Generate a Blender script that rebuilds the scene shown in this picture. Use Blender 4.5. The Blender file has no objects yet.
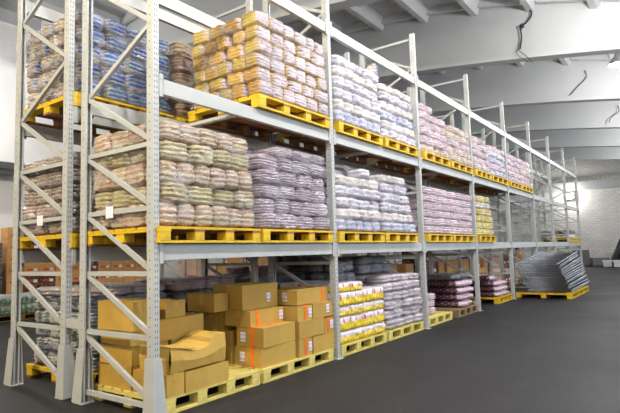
import bpy, math, random
from mathutils import Vector, Matrix, noise

random.seed(7)
SC = bpy.context.scene
COL = SC.collection

# ------------------------------------------------------------------ camera
cam = bpy.data.cameras.new('camera')
cam_o = bpy.data.objects.new('camera', cam)
COL.objects.link(cam_o)
CR = Vector((0.58305281, -0.81190889, -0.0292127))
CU = Vector((-0.05601213, -0.0760432, 0.99553005))
CF = Vector((0.81050112, 0.57881033, 0.08981395))
cam_o.matrix_world = Matrix(((CR.x, CU.x, -CF.x, -2.7937),
                             (CR.y, CU.y, -CF.y, -3.643),
                             (CR.z, CU.z, -CF.z, 1.3449), (0, 0, 0, 1)))
cam.sensor_fit = 'HORIZONTAL'
cam.sensor_width = 36.0
cam.lens = 519.2343 / 620 * 36.0
cam.shift_x = -0.9274 / 620
cam.shift_y = -0.7714 / 620
cam.clip_start = 0.05
cam.clip_end = 200
SC.camera = cam_o

# ------------------------------------------------------------------ world, exposure
W = bpy.data.worlds.new('world')
SC.world = W
W.use_nodes = True
W.node_tree.nodes['Background'].inputs[0].default_value = (0.75, 0.85, 1.0, 1)
W.node_tree.nodes['Background'].inputs[1].default_value = 0.6
SC.view_settings.view_transform = 'Standard'
SC.view_settings.look = 'None'
SC.view_settings.gamma = 1.0
SC.view_settings.use_curve_mapping = False
SC.view_settings.exposure = 0.2

def lamp_light(name, kind, loc, energy, color, size=0.2, rot=None, size_y=None):
    l = bpy.data.lights.new(name, kind)
    l.energy = energy
    l.color = color
    if kind == 'AREA':
        l.shape = 'RECTANGLE'
        l.size = size
        l.size_y = size_y or size
    else:
        l.shadow_soft_size = size
    o = bpy.data.objects.new(name, l)
    o.location = loc
    if rot:
        o.rotation_euler = rot
    COL.objects.link(o)
    return o

# area lights added at made-up windows in the unseen aisle-side and back walls
for wx, we in ((-7.0, 40), (-1.0, 110), (5.0, 170), (11.0, 180), (17.0, 180), (23.0, 180), (29.0, 180)):
    lamp_light('window_daylight', 'AREA', (wx, -7.35, 3.4), we, (0.84, 0.91, 1.0), 3.6, (math.radians(90), 0, 0), 2.4)
for wy, we in ((-3.5, 130), (2.5, 60), (8.5, 40)):
    lamp_light('window_daylight', 'AREA', (-10.85, wy, 3.4), we, (1.0, 0.86, 0.62), 3.2, (math.radians(90), 0, math.radians(-90)), 2.4)

LAMPS = [(-5.2, 0.9), (-1.45, -2.4), (3.75, -2.4), (8.95, -2.62), (14.15, -2.5), (19.35, -2.4), (24.55, -2.4), (29.75, -2.4),
         (-6.65, 6.6), (-1.45, 6.6), (1.6, 11.0)]  # last three lamps are added out of view to light the left side
LAMP_K = [8.0, 4.0, 3.2, 1.5, 1.5, 1.3, 1.2, 1.1, .25, .3, 2.4]
LAMP_Z = 6.45
LAMP_W = 230

# ------------------------------------------------------------------ node helpers
def srgb(r, g, b):
    def c(v):
        v /= 255.0
        return v / 12.92 if v <= 0.04045 else ((v + 0.055) / 1.055) ** 2.4
    return (c(r), c(g), c(b), 1.0)

class NT:
    def __init__(s, name):
        s.m = bpy.data.materials.new(name)
        s.m.use_nodes = True
        s.t = s.m.node_tree
        s.n = s.t.nodes
        s.b = s.n['Principled BSDF']
        s.out = s.n['Material Output']
    def new(s, t, **kw):
        n = s.n.new(t)
        for k, v in kw.items():
            setattr(n, k, v)
        return n
    def put(s, sock, v):
        if isinstance(v, bpy.types.NodeSocket):
            s.t.links.new(v, sock)
        elif isinstance(v, (tuple, list)) and len(v) == 3 and sock.type == 'RGBA':
            sock.default_value = (*v, 1)
        else:
            sock.default_value = v
    def math(s, op, a, b=None, clamp=False):
        n = s.new('ShaderNodeMath', operation=op, use_clamp=clamp)
        s.put(n.inputs[0], a)
        if b is not None:
            s.put(n.inputs[1], b)
        return n.outputs[0]
    def coord(s, which):
        return s.new('ShaderNodeTexCoord').outputs[which]
    def sep(s, v):
        n = s.new('ShaderNodeSeparateXYZ')
        s.t.links.new(v, n.inputs[0])
        return n.outputs
    def noise(s, v, scale, detail=3, rough=0.55, out=0):
        n = s.new('ShaderNodeTexNoise')
        if v is not None:
            s.t.links.new(v, n.inputs['Vector'])
        n.inputs['Scale'].default_value = scale
        n.inputs['Detail'].default_value = detail
        n.inputs['Roughness'].default_value = rough
        return n.outputs[out]
    def mapping(s, v, loc=(0, 0, 0), scale=(1, 1, 1)):
        n = s.new('ShaderNodeMapping')
        s.t.links.new(v, n.inputs[0])
        s.put(n.inputs['Location'], loc)
        n.inputs['Scale'].default_value = scale
        return n.outputs[0]
    def ramp(s, f, stops, interp='LINEAR'):
        n = s.new('ShaderNodeValToRGB')
        s.put(n.inputs[0], f)
        cr = n.color_ramp
        cr.interpolation = interp
        while len(cr.elements) < len(stops):
            cr.elements.new(0.5)
        for e, (p, c) in zip(cr.elements, stops):
            e.position = p
            e.color = c if len(c) == 4 else (*c, 1)
        return n.outputs[0]
    def mix(s, f, a, b, blend='MIX'):
        n = s.new('ShaderNodeMix', data_type='RGBA', blend_type=blend)
        s.put(n.inputs[0], f)
        s.put(n.inputs[6], a)
        s.put(n.inputs[7], b)
        return n.outputs[2]
    def bump(s, h, strength, dist=0.01):
        n = s.new('ShaderNodeBump')
        s.put(n.inputs['Height'], h)
        n.inputs['Strength'].default_value = strength
        n.inputs['Distance'].default_value = dist
        s.t.links.new(n.outputs[0], s.b.inputs['Normal'])
    def set(s, **kw):
        for k, v in kw.items():
            s.put(s.b.inputs[k.replace('_', ' ')], v)
        return s

MATS = {}
def plain(name, col, rough=0.5, metal=0.0, var=0.12, scale=6.0, bump=0.0):
    if name in MATS:
        return MATS[name]
    t = NT(name)
    o = t.coord('Object')
    f = t.noise(o, scale, 4)
    dark = tuple(c * (1 - var) for c in col[:3]) + (1,)
    light = tuple(min(1, c * (1 + var)) for c in col[:3]) + (1,)
    t.set(Base_Color=t.ramp(f, [(0.35, dark), (0.65, light)]), Roughness=rough, Metallic=metal)
    if bump:
        t.bump(t.noise(o, scale * 5, 3), bump)
    MATS[name] = t.m
    return t.m

# ------------------------------------------------------------------ mesh helpers
class MB:
    def __init__(s):
        s.v, s.f, s.m = [], [], []
    def quad_box(s, c8, mi=0):
        b = len(s.v)
        s.v += [tuple(c) for c in c8]
        for q in ((0, 3, 2, 1), (4, 5, 6, 7), (0, 1, 5, 4), (1, 2, 6, 5), (2, 3, 7, 6), (3, 0, 4, 7)):
            s.f.append(tuple(b + i for i in q))
            s.m.append(mi)
        return s
    def box(s, x0, x1, y0, y1, z0, z1, mi=0):
        return s.quad_box([(x0, y0, z0), (x1, y0, z0), (x1, y1, z0), (x0, y1, z0),
                           (x0, y0, z1), (x1, y0, z1), (x1, y1, z1), (x0, y1, z1)], mi)
    def bar(s, p, q, w, h, up=(0, 0, 1), mi=0):
        p, q = Vector(p), Vector(q)
        d = (q - p).normalized()
        a = d.cross(Vector(up))
        if a.length < 1e-4:
            a = d.cross(Vector((1, 0, 0)))
        a.normalize()
        b = a.cross(d)
        a, b = a * w / 2, b * h / 2
        return s.quad_box([p - a - b, p + a - b, p + a + b, p - a + b, q - a - b, q + a - b, q + a + b, q - a + b], mi)
    def prism(s, poly, z0, z1, mi=0):
        n, b = len(poly), len(s.v)
        s.v += [(x, y, z0) for x, y in poly] + [(x, y, z1) for x, y in poly]
        for i in range(n):
            j = (i + 1) % n
            s.f.append((b + i, b + j, b + n + j, b + n + i)); s.m.append(mi)
        s.f.append(tuple(b + i for i in range(n))[::-1]); s.m.append(mi)
        s.f.append(tuple(b + n + i for i in range(n))); s.m.append(mi)
        return s
    def tube(s, pts, r, n=8, mi=0):
        b = len(s.v)
        pts = [Vector(p) for p in pts]
        for i, p in enumerate(pts):
            d = (pts[min(i + 1, len(pts) - 1)] - pts[max(i - 1, 0)]).normalized()
            a = d.cross(Vector((0, 0, 1)))
            if a.length < 1e-3:
                a = d.cross(Vector((1, 0, 0)))
            a.normalize()
            c = a.cross(d)
            for k in range(n):
                t = 2 * math.pi * k / n
                s.v.append(tuple(p + (a * math.cos(t) + c * math.sin(t)) * r))
        for i in range(len(pts) - 1):
            for k in range(n):
                l = (k + 1) % n
                s.f.append((b + i * n + k, b + i * n + l, b + (i + 1) * n + l, b + (i + 1) * n + k)); s.m.append(mi)
        s.f.append(tuple(b + k for k in range(n))); s.m.append(mi)
        e = b + (len(pts) - 1) * n
        s.f.append(tuple(e + k for k in range(n))[::-1]); s.m.append(mi)
        return s
    def lathe(s, prof, n=16, mi=0):
        b = len(s.v)
        for r, z in prof:
            for k in range(n):
                t = 2 * math.pi * k / n
                s.v.append((r * math.cos(t), r * math.sin(t), z))
        for i in range(len(prof) - 1):
            for k in range(n):
                l = (k + 1) % n
                s.f.append((b + i * n + k, b + i * n + l, b + (i + 1) * n + l, b + (i + 1) * n + k)); s.m.append(mi)
        s.f.append(tuple(b + k for k in range(n))[::-1]); s.m.append(mi)
        e = b + (len(prof) - 1) * n
        s.f.append(tuple(e + k for k in range(n))); s.m.append(mi)
        return s
    def mesh(s, name, mats, smooth=False):
        me = bpy.data.meshes.new(name)
        me.from_pydata(s.v, [], s.f)
        if not isinstance(mats, (list, tuple)):
            mats = [mats]
        for m in mats:
            me.materials.append(m)
        me.polygons.foreach_set('material_index', s.m)
        if smooth:
            me.polygons.foreach_set('use_smooth', [True] * len(me.polygons))
        me.update()
        return me

def put(name, me, parent=None, loc=(0, 0, 0), rot=(0, 0, 0), scale=(1, 1, 1)):
    o = bpy.data.objects.new(name, me)
    o.location = loc
    o.rotation_euler = rot
    o.scale = scale
    if parent:
        o.parent = parent
    COL.objects.link(o)
    return o
def thing(name, label, cat, loc=(0, 0, 0), rz=0, group=None, me=None):
    o = put(name, me, None, loc, (0, 0, rz))
    o['label'] = label
    o['category'] = cat
    if group:
        o['group'] = group
    return o
def struct(name, me, parent=None, label=None, cat=None, **k):
    o = put(name, me, parent, **k)
    if parent is None:
        o['kind'] = 'structure'
        if label:
            o['label'] = label
            o['category'] = cat or name.split('_')[0]
    return o


ORD = ['first', 'second', 'third', 'fourth', 'fifth', 'sixth', 'seventh', 'eighth', 'ninth', 'tenth', 'eleventh', 'twelfth', 'thirteenth', 'fourteenth', 'fifteenth', 'sixteenth', 'seventeenth']
# ------------------------------------------------------------------ surface materials
def mat_floor():
    t = NT('floor_concrete')
    o = t.coord('Object')
    big = t.noise(o, 0.35, 5, 0.6)
    fine = t.noise(o, 14, 4)
    streak = t.noise(t.mapping(o, scale=(0.25, 2.2, 1)), 1.2, 4)
    c = t.ramp(big, [(0.3, srgb(24, 24, 26)), (0.7, srgb(36, 36, 38))])
    c = t.mix(t.math('MULTIPLY', t.ramp(streak, [(0.52, (0, 0, 0, 1)), (0.75, (1, 1, 1, 1))]), 0.35), c, srgb(54, 54, 56))
    c = t.mix(t.ramp(t.noise(o, 1.7, 5, 0.7), [(0.58, (0, 0, 0, 1)), (0.72, (0.5, 0.5, 0.5, 1))]), c, srgb(30, 30, 33))
    c = t.mix(0.18, c, t.ramp(fine, [(0.3, srgb(24, 24, 26)), (0.7, srgb(66, 66, 69))]))
    t.set(Base_Color=c, Roughness=t.ramp(big, [(0.3, (0.5,) * 3), (0.7, (0.7,) * 3)]))
    t.b.inputs['Specular IOR Level'].default_value = 0.22
    t.bump(fine, 0.15, 0.004)
    return t.m
def mat_paint(name, a, b, scale=0.5):
    t = NT(name)
    o = t.coord('Object')
    c = t.ramp(t.noise(o, scale, 5, 0.6), [(0.3, a), (0.7, b)])
    t.set(Base_Color=c, Roughness=0.75)
    t.bump(t.noise(o, 6, 4), 0.15, 0.01)
    return t.m
def mat_brick_white():
    t = NT('white_painted_brick')
    o = t.coord('Object')
    xyz = t.sep(o)
    cb = t.new('ShaderNodeCombineXYZ')
    t.put(cb.inputs[0], t.math('ADD', xyz[0], xyz[1]))
    t.put(cb.inputs[1], xyz[2])
    br = t.new('ShaderNodeTexBrick')
    t.t.links.new(cb.outputs[0], br.inputs['Vector'])
    br.inputs['Color1'].default_value = srgb(232, 229, 224)
    br.inputs['Color2'].default_value = srgb(220, 216, 210)
    br.inputs['Mortar'].default_value = srgb(206, 202, 196)
    br.inputs['Scale'].default_value = 1.0
    br.inputs['Mortar Size'].default_value = 0.02
    br.inputs['Brick Width'].default_value = 0.40
    br.inputs['Row Height'].default_value = 0.16
    stain = t.ramp(t.noise(o, 0.45, 4), [(0.5, (0, 0, 0, 1)), (0.72, (0.55, 0.55, 0.55, 1))])
    t.set(Base_Color=t.mix(stain, br.outputs[0], srgb(196, 192, 188)), Roughness=0.8)
    t.bump(br.outputs['Fac'], -0.4, 0.01)
    return t.m
M_FLOOR = mat_floor()
M_CEIL = mat_paint('ceiling_whitewash', srgb(188, 188, 188), srgb(208, 208, 207), 0.7)
M_GIRD = mat_paint('girder_whitewash', srgb(186, 187, 188), srgb(200, 201, 201), 0.3)
M_WALL = mat_paint('wall_whitewash', srgb(214, 214, 214), srgb(238, 238, 237), 0.4)
M_WALLG = mat_paint('wall_grey_paint', srgb(120, 120, 120), srgb(140, 140, 139), 0.4)
M_BRICK = mat_brick_white()
M_DARKTRIM = plain('dark_steel', srgb(70, 72, 76), 0.5)

# ------------------------------------------------------------------ the hall
XA, XB, YA, YB = -11.0, 36.6, -7.5, 13.0
def vault(y): return 7.73 + 0.207 * y - 0.0181 * y * y
def gird(y): return 6.43 + 0.125 * y - 0.006 * y * y
struct('floor', MB().box(XA - .3, XB + .3, YA - .3, YB + .3, -0.2, 0).mesh('floor', M_FLOOR))
# vaulted shell
NY = 40
mb = MB()
ys = [YA - 0.3 + (YB - YA + 0.6) * i / NY for i in range(NY + 1)]
for i in range(NY):
    a, b = ys[i], ys[i + 1]
    za, zb = vault(a) + 0.34, vault(b) + 0.34
    mb.quad_box([(XA - .3, a, za), (XB + .3, a, za), (XB + .3, b, zb), (XA - .3, b, zb),
                 (XA - .3, a, za + .15), (XB + .3, a, za + .15), (XB + .3, b, zb + .15), (XA - .3, b, zb + .15)])
ceiling = struct('ceiling', mb.mesh('ceiling', M_CEIL))
GX = [11.55 + 5.2 * k for k in range(-4, 5)]
edges = [XA] + GX + [XB]
rib_y = [0.69 + 1.47 * k for k in range(-5, 9)]
# long ribs run along the hall between two girders, short cross ribs between long ribs
rib_cache = {}
for i in range(len(edges) - 1):
    x0, x1 = edges[i] + 0.1, edges[i + 1] - 0.1
    L = round(x1 - x0, 3)
    if L not in rib_cache:
        m = MB()
        prof = [(-0.20, 0.42), (-0.085, 0.0), (0.085, 0.0), (0.20, 0.42)]
        n = len(prof)
        m.v = [(0, y, z) for y, z in prof] + [(L, y, z) for y, z in prof]
        m.f = [(k, k + n, (k + 1) % n + n, (k + 1) % n) for k in range(n)] + [tuple(range(n)), tuple(range(n, 2 * n))[::-1]]
        m.m = [0] * len(m.f)
        rib_cache[L] = m.mesh('ceiling_rib', M_CEIL)
    for y in rib_y:
        sl = math.atan(0.207 - 0.0362 * y)
        put('rib', rib_cache[L], ceiling, (x0, y, vault(y) - 0.02), (sl, 0, 0))
cross = MB().box(-0.07, 0.07, 0.1, 1.37, 0.16, 0.5).mesh('cross_rib', M_CEIL)
for i in range(len(edges) - 1):
    for fx in (0.0, 0.34, 0.67, 1.0):
        x = edges[i] + 0.25 + (edges[i + 1] - edges[i] - 0.5) * fx
        for y in rib_y[:-1]:
            put('cross_rib', cross, ceiling, (x, y, vault(y) - 0.02), (math.atan((vault(y + 1.47) - vault(y)) / 1.47), 0, 0))
# solid arched girders
m = MB()
for i in range(NY):
    a, b = ys[i], ys[i + 1]
    m.quad_box([(-.11, a, gird(a)), (.11, a, gird(a)), (.11, b, gird(b)), (-.11, b, gird(b)),
                (-.11, a, vault(a) + .36), (.11, a, vault(a) + .36), (.11, b, vault(b) + .36), (-.11, b, vault(b) + .36)])
    m.quad_box([(-.17, a, gird(a) - .06), (.17, a, gird(a) - .06), (.17, b, gird(b) - .06), (-.17, b, gird(b) - .06),
                (-.17, a, gird(a) + .06), (.17, a, gird(a) + .06), (.17, b, gird(b) + .06), (-.17, b, gird(b) + .06)])
gm = m.mesh('roof_girder', M_GIRD)
for k, gx in enumerate(GX):
    struct('trim_%d' % (k + 1), gm, loc=(gx, 0, 0))
# walls
struct('wall_far', MB().box(XB, XB + .3, YA, YB, 0, 9).mesh('wall_far', M_BRICK))
struct('wall_left', MB().box(XA, XB, YB, YB + .3, 0, 8.2).mesh('wall_left', M_WALL))
def wall_with_windows(name, length, wins, h, axis):
    m = MB()
    z0, z1 = 2.2, 4.6
    cur = 0
    for a, b in wins:
        m.box(cur, a, 0, .3, 0, h)
        m.box(a, b, 0, .3, 0, z0)
        m.box(a, b, 0, .3, z1, h)
        cur = b
    m.box(cur, length, 0, .3, 0, h)
    return m.mesh(name, M_WALLG)
wr = [(wx - XA - 1.8, wx - XA + 1.8) for wx in (-7.0, -1.0, 5.0, 11.0, 17.0, 23.0, 29.0)]
struct('wall_right', wall_with_windows('wall_right', XB - XA, wr, 7.0, 0), loc=(XA, YA - .3, 0))
wb = [(wy - YA - 1.6, wy - YA + 1.6) for wy in (-3.5, 2.5, 8.5)]
o = struct('wall_back', wall_with_windows('wall_back', YB - YA, wb, 9.0, 1), loc=(XA, YA, 0), rot=(0, 0, math.radians(90)))
M_GLASS = NT('window_glass').set(Base_Color=(0.9, 0.95, 1, 1), Roughness=0.1, Transmission_Weight=1.0).m
def window_mesh(w):
    m = MB()
    for x in (0, w / 2 - .03, w - .06):
        m.box(x, x + .06, 0, .08, 0, 2.4)
    for z in (0, 1.17, 2.34):
        m.box(0, w, .01, .07, z, z + .06)
    return m.mesh('window_frame', plain('window_white', srgb(225, 225, 222), 0.5))
wf1, wf2 = window_mesh(3.6), window_mesh(3.2)
k = 1  # windows made up in the unseen walls to go with the added lights
for a, b in wr:
    w = struct('window_%d' % k, wf1, loc=(XA + a, YA - .2, 2.2)); k += 1
    put('pane', MB().box(.06, 3.54, .03, .04, .06, 2.34).mesh('pane', M_GLASS), w)
for a, b in wb:
    w = struct('window_%d' % k, wf2, loc=(XA - .1, YA + a, 2.2), rot=(0, 0, math.radians(90))); k += 1
    put('pane', MB().box(.06, 3.14, .03, .04, .06, 2.34).mesh('pane', M_GLASS), w)
# far wall ring beam, pipe and corbel line; ledge on the left wall
m = MB().box(-0.35, 0, YA, YB, 5.05, 5.6)
for y in (-4.5, -0.2, 4.1, 8.4):
    m.box(-0.42, -0.35, y - .25, y + .25, 5.15, 5.5)
struct('trim_10', m.mesh('far_beam', M_GIRD), loc=(XB, 0, 0))
m = MB()
for k in range(80):
    y = YA + .1 + k * .255
    m.box(-0.06, 0, y, y + .13, 5.75, 6.0)
    m.box(-0.06, 0, y + .13, y + .255, 5.9, 6.0)
struct('trim_11', m.mesh('dentil_course', M_GIRD), loc=(XB, 0, 0))
struct('trim_12', MB().box(XA, 4.9, 12.3, 13, 4.05, 4.25).box(XA, 4.9, 12.35, 12.45, 3.9, 4.05).mesh('left_ledge', M_DARKTRIM))

# ------------------------------------------------------------------ rack materials and meshes
def mat_post():
    t = NT('rack_post_paint')
    o = t.coord('Object')
    x, y, z = t.sep(o)
    nx, ny, nz = t.sep(t.coord('Normal'))
    def hole(coord, c, hw, zp, zc, hz):
        a = t.math('LESS_THAN', t.math('ABSOLUTE', t.math('SUBTRACT', coord, c)), hw)
        fz = t.math('MULTIPLY', t.math('FRACT', t.math('DIVIDE', z, zp)), zp)
        b = t.math('LESS_THAN', t.math('ABSOLUTE', t.math('SUBTRACT', fz, zc)), hz)
        return t.math('MULTIPLY', a, b)
    f = t.math('MULTIPLY', t.math('MAXIMUM', hole(x, 0.02, 0.004, 0.05, 0.025, 0.010), hole(x, 0.044, 0.004, 0.05, 0.025, 0.010)),
               t.math('GREATER_THAN', t.math('ABSOLUTE', ny), 0.7))
    s = t.math('MULTIPLY', hole(y, 0.045, 0.006, 0.08, 0.04, 0.007), t.math('GREATER_THAN', t.math('ABSOLUTE', nx), 0.7))
    h = t.math('MAXIMUM', f, s)
    c = t.ramp(t.noise(o, 3, 4), [(0.3, srgb(166, 168, 165)), (0.7, srgb(180, 181, 178))])
    scuff = t.ramp(t.noise(o, 24, 3), [(0.66, (0, 0, 0, 1)), (0.72, (0.5, 0.5, 0.5, 1))])
    c = t.mix(scuff, c, srgb(150, 148, 142))
    t.set(Base_Color=t.mix(h, c, srgb(84, 84, 86)), Roughness=0.42)
    return t.m
M_POST = mat_post()
M_RACK = plain('rack_paint', srgb(170, 172, 169), 0.42, 0, 0.05, 4)
M_GALV = plain('galvanised', srgb(150, 152, 158), 0.35, 0.75, 0.1, 8)
D, G, BAY = 1.115, 0.25, 2.8
LEV = (1.4636, 2.926, 4.3974)
ZT = 5.19
def post_profile(flip):
    w, d, th, lip = 0.064, 0.085, 0.010, 0.018
    p = [(0, 0), (w, 0), (w, d), (w - lip, d), (w - lip, d - th), (w - th, d - th), (w - th, th), (th, th), (th, d - th), (lip, d - th), (lip, d), (0, d)]
    if flip:
        p = [(x, d - y) for x, y in p][::-1]
    return p
post_m = [MB().prism(post_profile(f), 0.006, ZT).mesh('post', M_POST) for f in (False, True)]
plate_m = MB().box(-.035, .1, -.03, .115, 0, .008).box(-.028, -.008, .03, .05, .008, .022).box(.074, .094, .03, .05, .008, .022).mesh('base_plate', M_RACK)
def guard_mesh(flip):
    # flared shield around the foot of the first posts
    m = MB()
    z0, z1 = 0.008, 0.50
    y_open = 0.10
    bot = [(-.035, y_open), (-.04, -.05), (.104, -.05), (.099, y_open)]
    top = [(-.012, y_open), (-.012, -.012), (.076, -.012), (.076, y_open)]
    t = 0.006
    boti = [(-.035 + t, y_open), (-.04 + t, -.05 + t), (.104 - t, -.05 + t), (.099 - t, y_open)]
    topi = [(-.012 + t, y_open), (-.012 + t, -.012 + t), (.076 - t, -.012 + t), (.076 - t, y_open)]
    for k in range(3):
        m.quad_box([(*bot[k], z0), (*bot[k + 1], z0), (*boti[k + 1], z0), (*boti[k], z0),
                    (*top[k], z1), (*top[k + 1], z1), (*topi[k + 1], z1), (*topi[k], z1)])
    if flip:
        m.v = [(x, .085 - y, z) for x, y, z in m.v]
        m.f = [f[::-1] for f in m.f]
    return m.mesh('post_guard', M_RACK)
guard_m = [guard_mesh(False), guard_mesh(True)]
def brace_mesh(p, q):
    # open channel bar
    m = MB()
    p, q = Vector(p), Vector(q)
    d = (q - p).normalized()
    n = d.cross(Vector((1, 0, 0)))
    up = (1, 0, 0)
    m.bar(p, q, 0.042, 0.006, up)
    for s_ in (-1, 1):
        off = n * 0.018 * s_ + Vector((0.015, 0, 0))
        m.bar(p + off, q + off, 0.006, 0.03, up)
    return m.mesh('brace', M_RACK)
NODES = [('h', .10), ('d', .12, .65), ('h', .66), ('d', .68, 1.20), ('h', 1.205), ('d', 1.225, 1.76), ('h', 1.77), ('d', 1.79, 2.32), ('h', 2.335)]
brace_defs = []
ya, yb = 0.06, D - 0.06
for nd in NODES:
    if nd[0] == 'h':
        brace_defs.append(((0.03, ya, nd[1]), (0.03, yb, nd[1])))
    else:   # high on the back post, low on the front post
        brace_defs.append(((0.03, ya, nd[1]), (0.03, yb, nd[2])))
brace_defs[1] = ((0.03, ya, .13), (0.03, yb, .62))
zig = [(ya, 2.36), (yb, 2.92), (ya, 3.44), (yb, 4.08), (ya, 4.56), (yb, 5.04)]
for a, b in zip(zig[:-1], zig[1:]):
    brace_defs.append(((0.03, *a), (0.03, *b)))
brace_defs.append(((0.03, ya, 5.1), (0.03, yb, 5.1)))
brace_m = [brace_mesh(*b) for b in brace_defs]
# stepped box beam with hook-on end plates
def beam_mesh(flip):
    m = MB()
    L0, L1 = 0.068, BAY - 0.004
    m.box(L0, L1, 0.004, 0.054, -0.145, -0.028)
    m.box(L0, L1, 0.026, 0.054, -0.028, 0)
    if flip:
        m.v = [(x, .058 - y, z) for x, y, z in m.v]
        m.f = [f[::-1] for f in m.f]
    return m.mesh('beam', M_RACK)
beam_m = [beam_mesh(False), beam_mesh(True)]
def conn_mesh(flip):
    m = MB().box(0.0, 0.045, -0.008, 0.0, -0.175, 0.03).box(0.041, 0.045, -0.008, 0.05, -0.175, 0.03)
    m.box(0.014, 0.026, -0.014, -0.008, -0.02, -0.008)
    if flip:
        m.v = [(x, .058 - y, z) for x, y, z in m.v]
        m.f = [f[::-1] for f in m.f]
    return m.mesh('beam_end_plate', M_RACK)
conn_m = [conn_mesh(False), conn_mesh(True)]
support_m = MB().box(-.03, .03, .05, D - .05, -.145, -.11).mesh('support_bar', M_RACK)

def rack(label, x0, y0, bays, levels=LEV, guards=True, supports=True, braces=True, foot_brace=True):
    r = thing('pallet_rack', label, 'rack', (x0, y0, 0))
    for i in range(bays + 1):
        for b, yy in ((0, 0.0), (1, D - 0.085)):
            p = put('post', post_m[b], r, (i * BAY, yy, 0))
            put('base_plate', plate_m, p)
            if guards and i == 0:
                put('post_guard', guard_m[b], p)
        if braces:
            for bm_ in brace_m[0 if foot_brace else 1:]:
                put('brace', bm_, r, (i * BAY, 0, 0))
    for i in range(bays):
        for z in levels:
            for b, yy in ((0, 0.0), (1, D - 0.058)):
                be = put('beam', beam_m[b], r, (i * BAY, yy, z))
                put('beam_end_plate', conn_m[b], be, (0.064, 0, 0))
                put('beam_end_plate', conn_m[b], be, (BAY - .045, 0, 0))
        if supports:
            put('support_bar', support_m, r, (i * BAY + 1.08, 0, levels[1]))
    return r
R1 = rack('grey steel pallet rack along the open aisle, nearest the camera', 0, 0, 8)
R2 = rack('grey steel pallet rack standing back to back behind the front one', 0, D + G, 8, foot_brace=False)
R3 = rack('grey steel pallet rack across the far aisle along the white left wall', 8.2, 9.2, 8, supports=False)
sp = MB().box(0.01, 0.055, D - 0.01, D + G + 0.01, -.04, .04).mesh('row_spacer', M_RACK)
for i in range(9):
    put('row_spacer', sp, R1, (i * BAY, 0, .72))
    pass
# location papers stuck on the end braces
def mat_paper():
    t = NT('printed_paper')
    g = t.sep(t.coord('Generated'))
    lines = t.math('GREATER_THAN', t.math('SINE', t.math('MULTIPLY', g[2], 40.0)), 0.35)
    inx = t.math('LESS_THAN', t.math('ABSOLUTE', t.math('SUBTRACT', g[1], 0.5)), 0.36)
    t.set(Base_Color=t.mix(t.math('MULTIPLY', t.math('MULTIPLY', lines, inx), 0.45), srgb(240, 232, 240), srgb(150, 130, 150)), Roughness=0.6)
    return t.m
M_PAPER = mat_paper()
pm = MB().box(0.018, 0.022, -.055, .055, -.055, .055).mesh('paper_sign', M_PAPER)
put('paper_sign', pm, R1, (0, 0.66, 1.77))
put('paper_sign', pm, R2, (0, 0.56, 1.77))

# ------------------------------------------------------------------ pallets
def mat_wood(name, a, b, wear=srgb(120, 92, 50)):
    t = NT(name)
    o = t.coord('Object')
    rnd = t.new('ShaderNodeObjectInfo').outputs['Random']
    g = t.noise(t.mapping(o, loc=(0, 0, 0), scale=(2.0, 14, 14)), 2.5, 5)
    c = t.ramp(g, [(0.3, a), (0.7, b)])
    dirt = t.ramp(t.noise(o, 5, 5, 0.7), [(0.55, (0, 0, 0, 1)), (0.75, (0.7, 0.7, 0.7, 1))])
    c = t.mix(dirt, c, wear)
    c = t.mix(t.math('MULTIPLY', rnd, 0.22), c, wear)
    t.set(Base_Color=c, Roughness=0.65)
    t.bump(g, 0.25, 0.004)
    return t.m
M_YEL = mat_wood('yellow_painted_wood', srgb(202, 164, 10), srgb(224, 186, 22), srgb(150, 112, 22))
M_PALE = mat_wood('pale_yellow_wood', srgb(206, 188, 96), srgb(222, 205, 120), srgb(150, 130, 70))
M_OLDW = mat_wood('weathered_wood', srgb(120, 98, 66), srgb(150, 124, 84), srgb(70, 56, 40))
M_BARE_SHADE = mat_wood('bare_brown_wood', srgb(120, 78, 40), srgb(146, 98, 54), srgb(80, 52, 30))
PAL_H = 0.144
pal_cache = {}
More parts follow.
